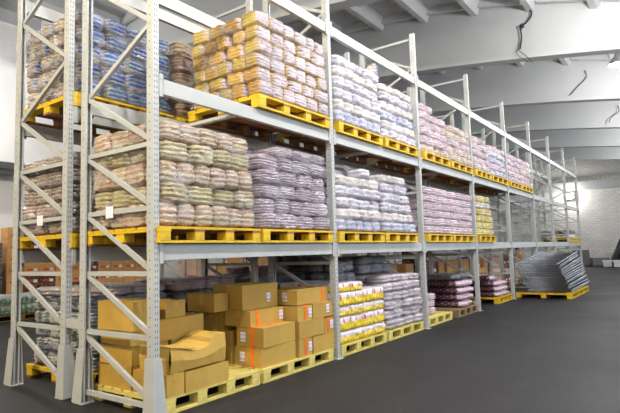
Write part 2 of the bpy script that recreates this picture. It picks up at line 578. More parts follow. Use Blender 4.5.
def pallet(label, x0, x1, y0, y1, z, mat=None, rz=0, group=None, boards=7):
    mat = mat or M_YEL
    w, d = x1 - x0, y1 - y0
    key = (round(w, 2), round(d, 2), mat.name, boards)
    if key not in pal_cache:
        bw = d / boards - 0.022
        inner = M_BARE_SHADE if mat is M_YEL else mat  # inner boards left bare; their brown also stands in for underside shade
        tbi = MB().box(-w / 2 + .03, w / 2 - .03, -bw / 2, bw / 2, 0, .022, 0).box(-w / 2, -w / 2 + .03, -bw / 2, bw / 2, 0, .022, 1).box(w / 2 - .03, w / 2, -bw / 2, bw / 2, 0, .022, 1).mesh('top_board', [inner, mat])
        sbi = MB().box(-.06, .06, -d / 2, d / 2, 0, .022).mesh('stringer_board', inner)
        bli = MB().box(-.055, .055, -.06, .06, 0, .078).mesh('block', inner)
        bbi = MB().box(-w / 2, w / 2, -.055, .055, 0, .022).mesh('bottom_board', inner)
        pal_cache[key] = (bbi, tbi, sbi, bli, MB().box(-w / 2, w / 2, -bw / 2, bw / 2, 0, .022).mesh('top_board', mat),
                          MB().box(-.06, .06, -d / 2, d / 2, 0, .022).mesh('stringer_board', mat),
                          MB().box(-.055, .055, -.06, .06, 0, .078).mesh('block', mat),
                          MB().box(-w / 2, w / 2, -.055, .055, 0, .022).mesh('bottom_board', mat), bw)
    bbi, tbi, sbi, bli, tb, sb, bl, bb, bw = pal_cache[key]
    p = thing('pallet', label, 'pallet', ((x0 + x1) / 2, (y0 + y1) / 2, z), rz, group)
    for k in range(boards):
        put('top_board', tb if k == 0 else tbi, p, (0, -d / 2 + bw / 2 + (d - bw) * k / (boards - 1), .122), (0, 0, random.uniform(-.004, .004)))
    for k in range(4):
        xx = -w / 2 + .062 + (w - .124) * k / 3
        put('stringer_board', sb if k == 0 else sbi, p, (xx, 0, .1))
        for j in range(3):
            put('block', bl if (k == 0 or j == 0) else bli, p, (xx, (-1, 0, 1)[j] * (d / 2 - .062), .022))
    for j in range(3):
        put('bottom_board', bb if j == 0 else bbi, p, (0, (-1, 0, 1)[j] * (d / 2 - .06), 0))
    return p

# ------------------------------------------------------------------ bagged goods
def unit_bundle(name, rows, cols, cols2, amp=0.085, ampc=0.07, e=5.5, seed=0, nz=4):
    """a unit sized shrink bundle: rows x cols little bags that bulge"""
    rnd = random.Random(seed)
    nu, nv, nw = max(6, 5 * cols), max(6, 4 * cols2), max(6, nz * rows)
    verts, faces, idx = [], [], {}
    off = Vector((rnd.uniform(0, 50), rnd.uniform(0, 50), rnd.uniform(0, 50)))
    def vert(i, j, k):
        key = (i, j, k)
        if key in idx:
            return idx[key]
        u, v, w = 2 * i / nu - 1, 2 * j / nv - 1, 2 * k / nw - 1
        mx = max(abs(u), abs(v), abs(w))
        r = mx / (abs(u) ** e + abs(v) ** e + abs(w) ** e) ** (1 / e)
        x, y, z = u * r, v * r, w * r
        tz = abs(math.sin(math.pi * (w + 1) / 2 * rows)) ** 0.6 if rows > 1 else 1 - 0.35 * w * w
        tu = abs(math.sin(math.pi * (u + 1) / 2 * cols)) ** 0.5 if cols > 1 else 1
        tv = abs(math.sin(math.pi * (v + 1) / 2 * cols2)) ** 0.5 if cols2 > 1 else 1
        fx = 1 - amp * (1 - tz) - ampc * (1 - tv)
        fy = 1 - amp * (1 - tz) - ampc * (1 - tu)
        fz = 1 - ampc * 0.8 * (2 - tu - tv)
        x *= fx; y *= fy; z *= fz
        nn = noise.noise_vector(Vector((u * 1.7, v * 1.7, w * 2.2)) + off)
        x += nn.x * 0.09; y += nn.y * 0.10; z += nn.z * 0.07
        nn = noise.noise_vector(Vector((u * 5, v * 5, w * 5)) + off)
        x += nn.x * 0.035; y += nn.y * 0.045; z += nn.z * 0.03
        idx[key] = len(verts)
        verts.append((x * .5, y * .5, z * .5 + .5))
        return idx[key]
    for i in range(nu):
        for j in range(nv):
            faces.append((vert(i, j, 0), vert(i, j + 1, 0), vert(i + 1, j + 1, 0), vert(i + 1, j, 0)))
            faces.append((vert(i, j, nw), vert(i + 1, j, nw), vert(i + 1, j + 1, nw), vert(i, j + 1, nw)))
    for i in range(nu):
        for k in range(nw):
            faces.append((vert(i, 0, k), vert(i + 1, 0, k), vert(i + 1, 0, k + 1), vert(i, 0, k + 1)))
            faces.append((vert(i, nv, k), vert(i, nv, k + 1), vert(i + 1, nv, k + 1), vert(i + 1, nv, k)))
    for j in range(nv):
        for k in range(nw):
            faces.append((vert(0, j, k), vert(0, j, k + 1), vert(0, j + 1, k + 1), vert(0, j + 1, k)))
            faces.append((vert(nu, j, k), vert(nu, j + 1, k), vert(nu, j + 1, k + 1), vert(nu, j, k + 1)))
    for ax, (lo, hi) in enumerate(((-.5, .5), (-.5, .5), (0, 1))):
        a = [v_[ax] for v_ in verts]
        m0, m1 = min(a), max(a)
        verts = [tuple(lo + (c_ - m0) / (m1 - m0) * (hi - lo) if q == ax else c_ for q, c_ in enumerate(v_)) for v_ in verts]
    return verts, faces

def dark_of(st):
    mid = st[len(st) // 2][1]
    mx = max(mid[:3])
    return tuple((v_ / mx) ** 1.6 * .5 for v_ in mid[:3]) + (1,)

def bag_mat(name, side, end=None, rows=4, patch=None, patch_amt=0.45, rough=0.28, tint=0.14, alt=None, streak=0.25):
    """printed film bag: colour bands per little bag, print patches, crinkles. side / end: list of (pos, colour)"""
    t = NT(name)
    gen = t.coord('Generated')
    obj = t.coord('Object')
    oi = t.new('ShaderNodeObjectInfo')
    rnd = oi.outputs['Random']
    loc = t.new('ShaderNodeVectorMath', operation='ADD')
    t.t.links.new(gen, loc.inputs[0])
    t.t.links.new(oi.outputs['Location'], loc.inputs[1])
    v = loc.outputs[0]
    g = t.sep(gen)
    wob = t.math('MULTIPLY', t.math('SUBTRACT', t.noise(v, 6, 3), 0.5), 1.3)
    def soft(st):  # band ends hold painted groove shade, eased toward the middle colour
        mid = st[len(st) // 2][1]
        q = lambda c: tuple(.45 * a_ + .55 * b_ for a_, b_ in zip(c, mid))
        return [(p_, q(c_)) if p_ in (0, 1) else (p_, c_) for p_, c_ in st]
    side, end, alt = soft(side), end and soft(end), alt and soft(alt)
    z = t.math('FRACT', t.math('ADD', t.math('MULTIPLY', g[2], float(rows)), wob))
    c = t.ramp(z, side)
    if alt:
        c2 = t.ramp(z, alt)
        c = t.mix(t.math('GREATER_THAN', t.math('FRACT', t.math('MULTIPLY', rnd, 7.31)), 0.55), c, c2)
    if patch:
        for k, pc in enumerate(patch):
            f = t.ramp(t.noise(t.mapping(v, loc=(3.7 * k, 9.1 * k, 1.3 * k), scale=(2.2, 2.2, 5.0)), 2.6, 3),
                       [(0.54, (0, 0, 0, 1)), (0.60, (patch_amt,) * 3 + (1,))])
            c = t.mix(f, c, pc)
    if end:
        ny = t.math('ABSOLUTE', t.sep(t.coord('Normal'))[1])
        ce = t.ramp(z, end)
        c = t.mix(t.ramp(ny, [(0.45, (0, 0, 0, 1)), (0.75, (1, 1, 1, 1))]), c, ce)
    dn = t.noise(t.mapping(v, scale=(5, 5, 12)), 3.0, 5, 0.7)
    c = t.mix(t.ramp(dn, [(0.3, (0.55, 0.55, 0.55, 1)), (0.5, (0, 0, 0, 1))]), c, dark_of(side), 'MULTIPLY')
    # whitish streaks that paint film highlights into the bag colour
    st = t.ramp(t.noise(t.mapping(v, scale=(3, 3, 11)), 3.0, 4, 0.65), [(0.55, (0, 0, 0, 1)), (0.75, (streak,) * 3 + (1,))])
    c = t.mix(st, c, srgb(236, 232, 236))
    hsv = t.new('ShaderNodeHueSaturation')
    t.put(hsv.inputs['Value'], t.math('ADD', t.math('MULTIPLY', rnd, tint * 2), 1 - tint))
    t.put(hsv.inputs['Hue'], t.math('ADD', t.math('MULTIPLY', t.math('FRACT', t.math('MULTIPLY', rnd, 13.7)), 0.03), 0.485))
    t.put(hsv.inputs['Color'], c)
    t.set(Base_Color=hsv.outputs[0], Roughness=rough)
    t.b.inputs['Coat Weight'].default_value = 0.35
    t.b.inputs['Coat Roughness'].default_value = 0.16
    t.bump(t.noise(t.mapping(v, scale=(4, 4, 9)), 3.5, 4, 0.6), 1.0, 0.03)
    return t.m

SHAPES = {}
def shapes(key, rows, cols, cols2, mat, n=3, **kw):
    if key in SHAPES:
        return SHAPES[key]
    out = []
    for s in range(n):
        vs, fs = unit_bundle(key, rows, cols, cols2, seed=s * 17 + len(key), **kw)
        me = bpy.data.meshes.new('bundle')
        me.from_pydata(vs, [], fs)
        me.materials.append(mat)
        me.polygons.foreach_set('use_smooth', [True] * len(me.polygons))
        me.update()
        out.append(me)
    SHAPES[key] = out
    return out

def mat_film(name='stretch_film', amt=0.36, base=0.02):
    t = NT(name)
    o = t.coord('Object')
    w = t.ramp(t.noise(t.mapping(o, scale=(3.0, 3.0, 7.0)), 1.2, 5, 0.65), [(0.5, (base,) * 3 + (1,)), (0.70, (amt,) * 3 + (1,))])  # whiter patches paint blotches of sheen into the film's opacity
    tr = t.new('ShaderNodeBsdfTransparent')
    mx = t.new('ShaderNodeMixShader')
    t.t.links.new(w, mx.inputs[0])
    t.t.links.new(tr.outputs[0], mx.inputs[1])
    t.t.links.new(t.b.outputs[0], mx.inputs[2])
    t.t.links.new(mx.outputs[0], t.out.inputs[0])
    t.set(Base_Color=(0.82, 0.80, 0.84, 1), Roughness=0.16)
    t.b.inputs['Specular IOR Level'].default_value = 0.9
    t.bump(t.noise(t.mapping(o, scale=(5, 5, 14)), 2.0, 5, 0.65), 1.0, 0.03)
    return t.m
M_FILM = mat_film()
def film_mesh(x0, x1, y0, y1, z0, z1, tx=0.0, seed=0):
    """wrinkled film wrapped around the four sides of a load"""
    m = MB()
    per = [(x0, y0, x1, y0), (x1, y0, x1, y1), (x1, y1, x0, y1), (x0, y1, x0, y0)]
    nz = 16
    ring = []
    for ax, ay, bx, by in per:
        n = 14
        for k in range(n):
            ring.append((ax + (bx - ax) * k / n, ay + (by - ay) * k / n))
    cx, cy = (x0 + x1) / 2, (y0 + y1) / 2
    R = len(ring)
    for k in range(nz + 1):
        t = k / nz
        for (x, y) in ring:
            px = x - (tx * t if x > cx else 0)
            # round the corners
            ex, ey = abs(x - cx) / ((x1 - x0) / 2), abs(y - cy) / ((y1 - y0) / 2)
            corner = max(0, ex + ey - 1.8) / 0.2
            z = z0 + (z1 - z0) * t
            n1 = noise.noise(Vector((x * 5 + seed * 7, y * 5, z * 9)))
            off = 0.014 * n1 - 0.03 * corner - (0.03 if k == nz else 0)
            d = Vector((x - cx, y - cy, 0)).normalized()
            m.v.append((px + d.x * off, y + d.y * off, z))
    for k in range(nz):
        for i in range(R):
            j = (i + 1) % R
            m.f.append((k * R + i, k * R + j, (k + 1) * R + j, (k + 1) * R + i)); m.m.append(0)
    return m.mesh('stretch_film', M_FILM, True)

def load(label, x0, x1, y0, y1, z0, layers, film=True, taper=0.0, jit=0.012, cat='pallet load', name='wrapped_load', skip_top=0.0, back=False, top_skip_x=None):
    """layers: list of (shape list, height, number along x, number along y, overlap)"""
    t = thing(name, label, cat, ((x0 + x1) / 2, (y0 + y1) / 2, z0))
    cx, cy = (x0 + x1) / 2, (y0 + y1) / 2
    z = 0.0
    H = sum(l[1] for l in layers)
    for li, (sh, h, nx, ny) in enumerate(layers):
        a, b = x0, x1 - taper * z / H
        sx, sy = random.uniform(-jit, jit), random.uniform(-jit, jit)
        w, d = (b - a) / nx, (y1 - y0) / ny
        cuts = [0.0]
        for i in range(nx):
            cuts.append(cuts[-1] + (random.uniform(.86, 1.16) if jit > .008 else 1))
        cuts = [a + (b - a) * c_ / cuts[-1] for c_ in cuts]
        rr = 1.0 if jit > .008 else .25
        for i in range(nx):
            w, xm = cuts[i + 1] - cuts[i], (cuts[i] + cuts[i + 1]) / 2
            for j in range(ny):
                last = li == len(layers) - 1
                under = li == len(layers) - 2
                edge = i in (0, nx - 1) or j == 0 or (back and j == ny - 1)
                if not (edge or last or under):
                    continue
                if last and (random.random() < skip_top):
                    continue
                if last and top_skip_x and not (top_skip_x[0] <= (i + .5) / nx <= top_skip_x[1]):
                    continue
                hh = h * random.uniform(0.97, 1.05)
                o = put('bundle', random.choice(sh), t,
                        (xm + sx + random.uniform(-jit, jit) * .6 - cx, y0 + d * (j + .5) + sy + random.uniform(-jit, jit) * 1.6 - cy, z),
                        (random.uniform(-.05, .05) * rr * (li > 0), random.uniform(-.06, .06) * rr * (li > 0), random.uniform(-.07, .07) * rr + (math.pi if random.random() < .5 else 0)),
                        (w * random.uniform(1.05, 1.12), d * random.uniform(1.05, 1.1), hh * 1.07))
        z += h
    if film:
        zt = H - (layers[-1][1] if (skip_top > 0.2 or top_skip_x) else 0) - 0.01
        put('stretch_film', film_mesh(x0 - cx - .03, x1 - cx + .03, y0 - cy - .034, y1 - cy + .03, 0.02, zt, taper, random.randint(0, 99)), t)
    return t

S = srgb
BM = {}
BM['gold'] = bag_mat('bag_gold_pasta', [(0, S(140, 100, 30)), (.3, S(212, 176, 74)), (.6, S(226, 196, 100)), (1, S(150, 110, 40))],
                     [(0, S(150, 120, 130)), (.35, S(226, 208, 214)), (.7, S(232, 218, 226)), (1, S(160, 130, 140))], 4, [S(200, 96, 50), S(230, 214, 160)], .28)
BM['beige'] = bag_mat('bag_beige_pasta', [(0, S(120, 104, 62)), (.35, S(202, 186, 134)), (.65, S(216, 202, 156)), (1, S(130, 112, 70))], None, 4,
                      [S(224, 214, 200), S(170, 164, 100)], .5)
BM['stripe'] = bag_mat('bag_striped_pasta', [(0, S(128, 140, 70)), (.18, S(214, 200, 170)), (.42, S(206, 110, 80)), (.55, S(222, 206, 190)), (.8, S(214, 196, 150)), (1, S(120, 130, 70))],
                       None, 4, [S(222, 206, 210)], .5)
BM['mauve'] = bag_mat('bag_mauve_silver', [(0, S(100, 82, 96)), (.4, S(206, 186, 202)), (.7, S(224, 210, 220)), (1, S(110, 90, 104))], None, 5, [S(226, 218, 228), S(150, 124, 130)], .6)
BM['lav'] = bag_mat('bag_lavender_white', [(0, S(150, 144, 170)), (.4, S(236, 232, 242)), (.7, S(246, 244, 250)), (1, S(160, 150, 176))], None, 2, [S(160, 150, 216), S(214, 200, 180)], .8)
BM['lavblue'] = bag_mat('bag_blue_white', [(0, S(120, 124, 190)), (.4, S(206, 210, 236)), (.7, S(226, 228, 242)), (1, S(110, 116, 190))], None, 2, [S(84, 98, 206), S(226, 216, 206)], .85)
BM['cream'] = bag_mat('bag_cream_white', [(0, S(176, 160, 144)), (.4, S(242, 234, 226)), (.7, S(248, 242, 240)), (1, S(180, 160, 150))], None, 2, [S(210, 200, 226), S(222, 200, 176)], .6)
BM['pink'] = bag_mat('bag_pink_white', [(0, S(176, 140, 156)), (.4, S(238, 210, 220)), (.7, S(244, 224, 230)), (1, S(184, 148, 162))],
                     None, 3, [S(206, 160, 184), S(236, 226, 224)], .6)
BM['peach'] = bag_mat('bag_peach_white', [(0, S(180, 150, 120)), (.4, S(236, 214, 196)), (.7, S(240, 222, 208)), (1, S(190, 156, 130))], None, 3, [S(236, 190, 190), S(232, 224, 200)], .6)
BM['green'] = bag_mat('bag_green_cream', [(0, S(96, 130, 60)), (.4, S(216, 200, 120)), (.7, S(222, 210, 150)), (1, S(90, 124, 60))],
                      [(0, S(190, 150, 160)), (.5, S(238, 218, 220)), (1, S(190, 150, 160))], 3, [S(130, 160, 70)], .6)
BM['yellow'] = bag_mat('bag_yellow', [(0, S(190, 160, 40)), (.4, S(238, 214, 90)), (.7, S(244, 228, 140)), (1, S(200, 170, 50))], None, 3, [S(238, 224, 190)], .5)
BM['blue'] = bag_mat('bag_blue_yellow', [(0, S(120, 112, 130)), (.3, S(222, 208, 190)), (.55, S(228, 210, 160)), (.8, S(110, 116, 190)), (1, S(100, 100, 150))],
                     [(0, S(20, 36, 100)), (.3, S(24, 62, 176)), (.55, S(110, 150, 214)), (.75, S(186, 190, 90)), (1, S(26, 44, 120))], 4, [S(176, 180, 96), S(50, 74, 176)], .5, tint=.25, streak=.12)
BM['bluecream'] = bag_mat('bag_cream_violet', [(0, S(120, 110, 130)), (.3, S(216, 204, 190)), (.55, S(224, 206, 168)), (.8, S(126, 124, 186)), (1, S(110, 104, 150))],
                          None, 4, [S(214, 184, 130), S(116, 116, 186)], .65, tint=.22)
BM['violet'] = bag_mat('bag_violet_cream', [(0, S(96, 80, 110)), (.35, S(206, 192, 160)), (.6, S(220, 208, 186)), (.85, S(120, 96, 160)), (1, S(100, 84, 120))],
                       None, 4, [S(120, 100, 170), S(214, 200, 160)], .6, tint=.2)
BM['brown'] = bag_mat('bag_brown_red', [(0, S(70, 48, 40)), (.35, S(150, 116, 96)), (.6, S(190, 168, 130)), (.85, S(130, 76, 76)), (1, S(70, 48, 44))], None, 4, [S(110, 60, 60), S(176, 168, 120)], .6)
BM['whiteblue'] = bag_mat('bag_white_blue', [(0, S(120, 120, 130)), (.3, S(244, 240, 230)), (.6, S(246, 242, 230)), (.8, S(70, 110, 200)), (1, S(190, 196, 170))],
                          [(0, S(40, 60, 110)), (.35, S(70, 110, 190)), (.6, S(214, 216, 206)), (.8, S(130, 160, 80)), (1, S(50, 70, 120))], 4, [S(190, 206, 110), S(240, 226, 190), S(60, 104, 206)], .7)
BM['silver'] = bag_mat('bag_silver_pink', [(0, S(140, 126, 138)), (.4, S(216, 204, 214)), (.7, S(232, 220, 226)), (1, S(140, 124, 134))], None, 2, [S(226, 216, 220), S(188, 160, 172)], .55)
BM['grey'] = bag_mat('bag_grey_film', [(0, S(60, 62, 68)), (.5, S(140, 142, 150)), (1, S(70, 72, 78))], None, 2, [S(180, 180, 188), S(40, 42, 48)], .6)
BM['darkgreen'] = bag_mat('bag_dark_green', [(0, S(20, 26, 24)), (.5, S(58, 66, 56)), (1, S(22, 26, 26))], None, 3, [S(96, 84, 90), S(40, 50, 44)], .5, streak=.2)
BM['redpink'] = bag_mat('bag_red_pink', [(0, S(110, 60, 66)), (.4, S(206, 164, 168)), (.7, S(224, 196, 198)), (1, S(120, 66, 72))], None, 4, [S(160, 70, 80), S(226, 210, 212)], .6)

def SH(k, rows=None, cols=2, cols2=2, **kw):
    rr = {'gold': 4, 'beige': 4, 'stripe': 4, 'mauve': 5, 'pink': 3, 'peach': 3, 'green': 3, 'yellow': 3, 'blue': 4, 'bluecream': 4, 'violet': 4, 'brown': 4, 'whiteblue': 4, 'darkgreen': 3, 'redpink': 4}.get(k, 2)
    kw.setdefault('e', 4.2 if k in ('lav', 'lavblue', 'cream', 'silver', 'grey') else 5.0)
    return shapes('%s_%s_%d_%d' % (k, rows or rr, cols, cols2), rows or rr, cols, cols2, BM[k], **kw)

def tier(z, label_load, x0, x1, layers, y0=-0.05, y1=1.09, where='', pal=None, **kw):
    """a pallet and the load on it"""
    pallet('yellow pallet under the ' + label_load, x0, x1, y0, y1, z, pal)
    return load(kw.pop('label', label_load), x0 + kw.pop('inx', .02), x1 - .02, y0 + kw.pop('iny', .02), y1 - .04, z + PAL_H, layers, **kw)

L1, L2 = LEV[0] + .001, LEV[1] + .001
# ---- front rack, upper tier
g4 = SH('gold', cols=1, cols2=2); g4b = SH('gold', cols=2, cols2=2)
tier(L2, 'golden pasta bag stack on the upper tier, first bay', 1.34, 2.73, [(g4, .165, 6, 5), (g4b, .155, 5, 4), (g4, .16, 6, 5), (g4, .16, 6, 4), (g4b, .155, 5, 5), (g4, .16, 6, 4)], film=True, taper=.03)
lb, lw, cw = SH('lavblue', cols=1, cols2=2), SH('lav', cols=2, cols2=2), SH('cream', cols=2, cols2=2)
lwb = SH('lav', cols=1, cols2=2)
tier(L2, 'white lavender bag stack on the upper tier beside the golden stack', 2.93, 4.17, [(lb, .17, 6, 4), (cw, .16, 5, 4), (lwb, .16, 6, 4), (lw, .16, 5, 4), (cw, .15, 6, 4), (lw, .15, 5, 4)], skip_top=.12)
tier(L2, 'white lavender bag stack, upper tier, right half of second bay', 4.25, 5.48, [(lwb, .15, 6, 4), (cw, .15, 5, 4), (lb, .15, 6, 4), (cw, .15, 5, 4), (lw, .15, 6, 4), (cw, .13, 5, 4)], taper=.2, skip_top=.1)
pk, pk2, pe = SH('pink', cols=2, cols2=2), SH('pink', cols=1, cols2=2), SH('peach', cols=2, cols2=2)
gr, ye = SH('green', cols=1, cols2=2), SH('yellow', cols=2, cols2=2)
tier(L2, 'tall pink and white bag stack on the upper tier, third bay', 5.72, 6.98, [(pe, .15, 4, 3), (pk, .15, 5, 3), (pk2, .15, 4, 3), (pk, .15, 5, 3), (pk, .15, 4, 3), (pk2, .14, 4, 3)], top_skip_x=(0, .6), taper=.12)
tier(L2, 'peach and white bag stack on the upper tier, third bay', 7.06, 8.3, [(pe, .15, 4, 3), (pe, .15, 5, 3), (pk, .15, 4, 3), (pe, .15, 5, 3), (pe, .14, 4, 3)])
tier(L2, 'green-edged pink bag stack on the upper tier, fourth bay', 8.52, 9.66, [(gr, .16, 4, 3), (pk, .15, 4, 3), (gr, .15, 4, 3), (pk, .15, 4, 3), (gr, .15, 3, 3)], taper=.25)
tier(L2, 'lavender blue bag stack on the upper tier, fourth bay', 9.72, 11.08, [(lb, .15, 4, 3), (pk, .15, 4, 3), (lb, .15, 4, 3), (lw, .15, 4, 3), (pk, .14, 4, 3)], taper=.1)
tier(L2, 'pink bag stack on the upper tier, left of the last pair', 11.32, 12.5, [(pk, .15, 4, 3), (pk2, .15, 4, 3), (pk, .15, 4, 3), (pk2, .15, 4, 3), (pk, .15, 4, 3)])
tier(L2, 'rosy peach bag stack on the upper tier, last loaded place', 12.54, 13.84, [(pe, .15, 4, 3), (pk2, .15, 4, 3), (pe, .15, 4, 3), (pk, .15, 4, 3), (pk2, .15, 4, 3)], taper=.08)
# ---- front rack, middle tier
bs, bg = SH('stripe', cols=1, cols2=2), SH('beige', cols=2, cols2=2)
tier(L1, 'beige pasta bag stack with striped layers, middle tier, first bay', 0.03, 1.32, [(bs, .2, 6, 4), (bg, .18, 4, 4), (bs, .2, 6, 4), (bg, .18, 4, 4), (bs, .18, 5, 4)], taper=.14, inx=.05)
mv, mv2 = SH('mauve', cols=2, cols2=2), SH('mauve', cols=1, cols2=2)
tier(L1, 'silvery mauve bag stack on the middle tier, first bay', 1.36, 2.72, [(mv, .17, 4, 3), (mv2, .17, 5, 3), (mv, .16, 4, 3), (mv, .16, 4, 3), (mv2, .16, 4, 3), (mv, .12, 4, 3)], inx=.04, taper=.08, skip_top=.15)
tier(L1, 'lavender bag stack, middle tier, left half of second bay', 2.86, 4.1, [(lb, .16, 5, 4), (cw, .15, 4, 4), (lw, .15, 4, 4), (lw, .15, 4, 4), (cw, .15, 4, 4), (lwb, .13, 4, 4)], skip_top=.1)
tier(L1, 'lavender bag stack, middle tier, right half of second bay', 4.14, 5.3, [(lb, .16, 5, 4), (cw, .15, 4, 4), (lw, .15, 4, 4), (lwb, .15, 4, 4), (lw, .15, 4, 4), (cw, .13, 4, 4)], taper=.42)
tier(L1, 'pink bag stack, middle tier, left half of third bay', 5.72, 6.88, [(pk, .15, 4, 3), (pk2, .14, 4, 3), (pk, .14, 4, 3), (pk, .14, 4, 3), (pk2, .14, 4, 3), (pk, .14, 4, 3)])
tier(L1, 'pink bag stack, middle tier, right half of third bay', 6.94, 8.2, [(pk2, .15, 4, 3), (pk, .14, 4, 3), (pk, .14, 4, 3), (pk2, .14, 4, 3), (pk, .14, 4, 3), (pk, .13, 4, 3)])
tier(L1, 'yellow and pink bag stack on the middle tier, fourth bay', 8.52, 9.74, [(ye, .15, 4, 3), (ye, .15, 4, 3), (ye, .15, 4, 3), (ye, .15, 4, 3), (SH('cream', cols=2, cols2=2), .15, 4, 3), (ye, .14, 3, 3)], taper=.35)
# ---- rear rack
RY0, RY1 = D + G - .03, 2 * D + G + .02
bl, bc = SH('blue', cols=2, cols2=2), SH('bluecream', cols=2, cols2=2)
tier(L2, 'blue yellow bag stack on the upper tier behind the end frames', 0.06, 1.34, [(bl, .19, 4, 4), (bl, .19, 4, 5), (bl, .19, 4, 4), (bl, .19, 4, 5), (bl, .17, 4, 4)], y0=RY0, y1=RY1, inx=.04)
tier(L2, 'brown red bag stack on the upper tier behind the golden stack', 1.4, 2.7, [(SH('brown', cols=2, cols2=2), .2, 4, 3)] * 5, y0=RY0, y1=RY1)
tier(L1, 'cream violet bag stack on the middle tier behind the end frames', 0.04, 1.3, [(SH('violet', cols=2, cols2=2), .17, 4, 4)] * 5, y0=RY0, y1=RY1, inx=.04, film=False)
tier(L1, 'brown bag stack, middle tier of rear rack, first bay', 1.38, 2.7, [(SH('brown', cols=2, cols2=2), .2, 4, 3)] * 4, y0=RY0, y1=RY1)
tier(L1, 'mauve bag stack, middle tier of rear rack, second bay', 2.9, 4.2, [(mv, .18, 4, 3)] * 4, y0=RY0, y1=RY1)
tier(L1, 'pink bag stack, middle tier of rear rack, third bay', 5.8, 7.0, [(pk, .16, 4, 3)] * 4, y0=RY0, y1=RY1)
tier(L1, 'small mixed bag stack, middle tier, far bays', 19.7, 20.9, [(cw, .16, 4, 3), (SH('brown', cols=2, cols2=2), .16, 3, 3)], skip_top=.4)
pallet('empty yellow pallet on the middle tier of the last bay', 21.0, 22.1, -.05, 1.0, L1)
tier(0.001, 'white blue bag stack on the floor behind the end frames', 0.3, 1.42, [(SH('whiteblue', cols=2, cols2=2), .155, 4, 4)] * 5 + [(SH('silver', cols=2, cols2=2), .1, 4, 4)], y0=1.5, y1=2.74, pal=M_YEL, inx=.06, film=False)
tier(0.001, 'dark green bag stack on the floor behind the cartons', 1.5, 2.62, [(SH('darkgreen', cols=2, cols2=2), .19, 4, 3)] * 4 + [(SH('redpink', cols=2, cols2=2), .14, 4, 3)], y0=1.5, y1=2.5, pal=M_OLDW)
tier(0.001, 'grey wrapped bag stack on the floor behind the yellow multipacks', 2.95, 4.2, [(SH('grey', cols=1, cols2=1), .22, 3, 3)] * 4 + [(SH('redpink', cols=2, cols2=2), .12, 4, 3)], y0=1.45, y1=2.5, pal=M_OLDW, skip_top=.4)
tier(0.001, 'grey wrapped bag stack on the floor behind the silvery stack', 4.3, 5.5, [(SH('grey', cols=1, cols2=1), .24, 3, 3)] * 5, y0=1.45, y1=2.5, pal=M_OLDW, skip_top=.35)

# ------------------------------------------------------------------ cartons
def mat_card(name, a, b):
    t = NT(name)
    o = t.coord('Object')
    rnd = t.new('ShaderNodeObjectInfo').outputs['Random']
    c = t.ramp(t.noise(o, 3, 4), [(0.3, a), (0.7, b)])
    c = t.mix(t.math('MULTIPLY', t.math('FRACT', t.math('MULTIPLY', rnd, 5.3)), 0.35), c, S(148, 114, 48))
    corr = t.new('ShaderNodeTexWave')
    t.t.links.new(t.mapping(o, scale=(30, 30, 2)), corr.inputs[0])
    t.set(Base_Color=c, Roughness=0.7)
    t.bump(corr.outputs[1], 0.05, 0.002)
    return t.m
M_CARD = mat_card('cardboard', S(176, 140, 58), S(192, 158, 74))
M_CARD2 = mat_card('brown_cardboard', S(176, 128, 72), S(196, 150, 92))
M_CARDP = mat_card('pinkish_cardboard', S(196, 160, 138), S(212, 178, 158))
M_ORANGE = plain('orange_tape', S(232, 112, 30), 0.35)
M_BTAPE = plain('brown_tape', S(188, 146, 66), 0.3)
def mat_label():
    t = NT('shipping_label')
    g = t.sep(t.coord('Generated'))
    u = t.math('ADD', g[0], g[1])
    bars = t.math('GREATER_THAN', t.math('SINE', t.math('MULTIPLY', u, 60.0)), -0.1)
    zone = t.math('MULTIPLY', t.math('GREATER_THAN', g[2], 0.12), t.math('LESS_THAN', g[2], 0.42))
    blk = t.math('MULTIPLY', t.math('GREATER_THAN', g[2], 0.55), t.math('LESS_THAN', g[2], 0.88))
    txt = t.math('GREATER_THAN', t.noise(t.mapping(t.coord('Generated'), scale=(6, 6, 9)), 2.0, 1), 0.5)
    c = t.mix(t.math('MULTIPLY', zone, t.math('MULTIPLY', bars, 0.8)), S(232, 226, 240), S(90, 70, 110))
    c = t.mix(t.math('MULTIPLY', blk, t.math('MULTIPLY', txt, 0.65)), c, S(170, 70, 130))
    t.set(Base_Color=c, Roughness=0.45)
    return t.m
M_LABEL = mat_label()
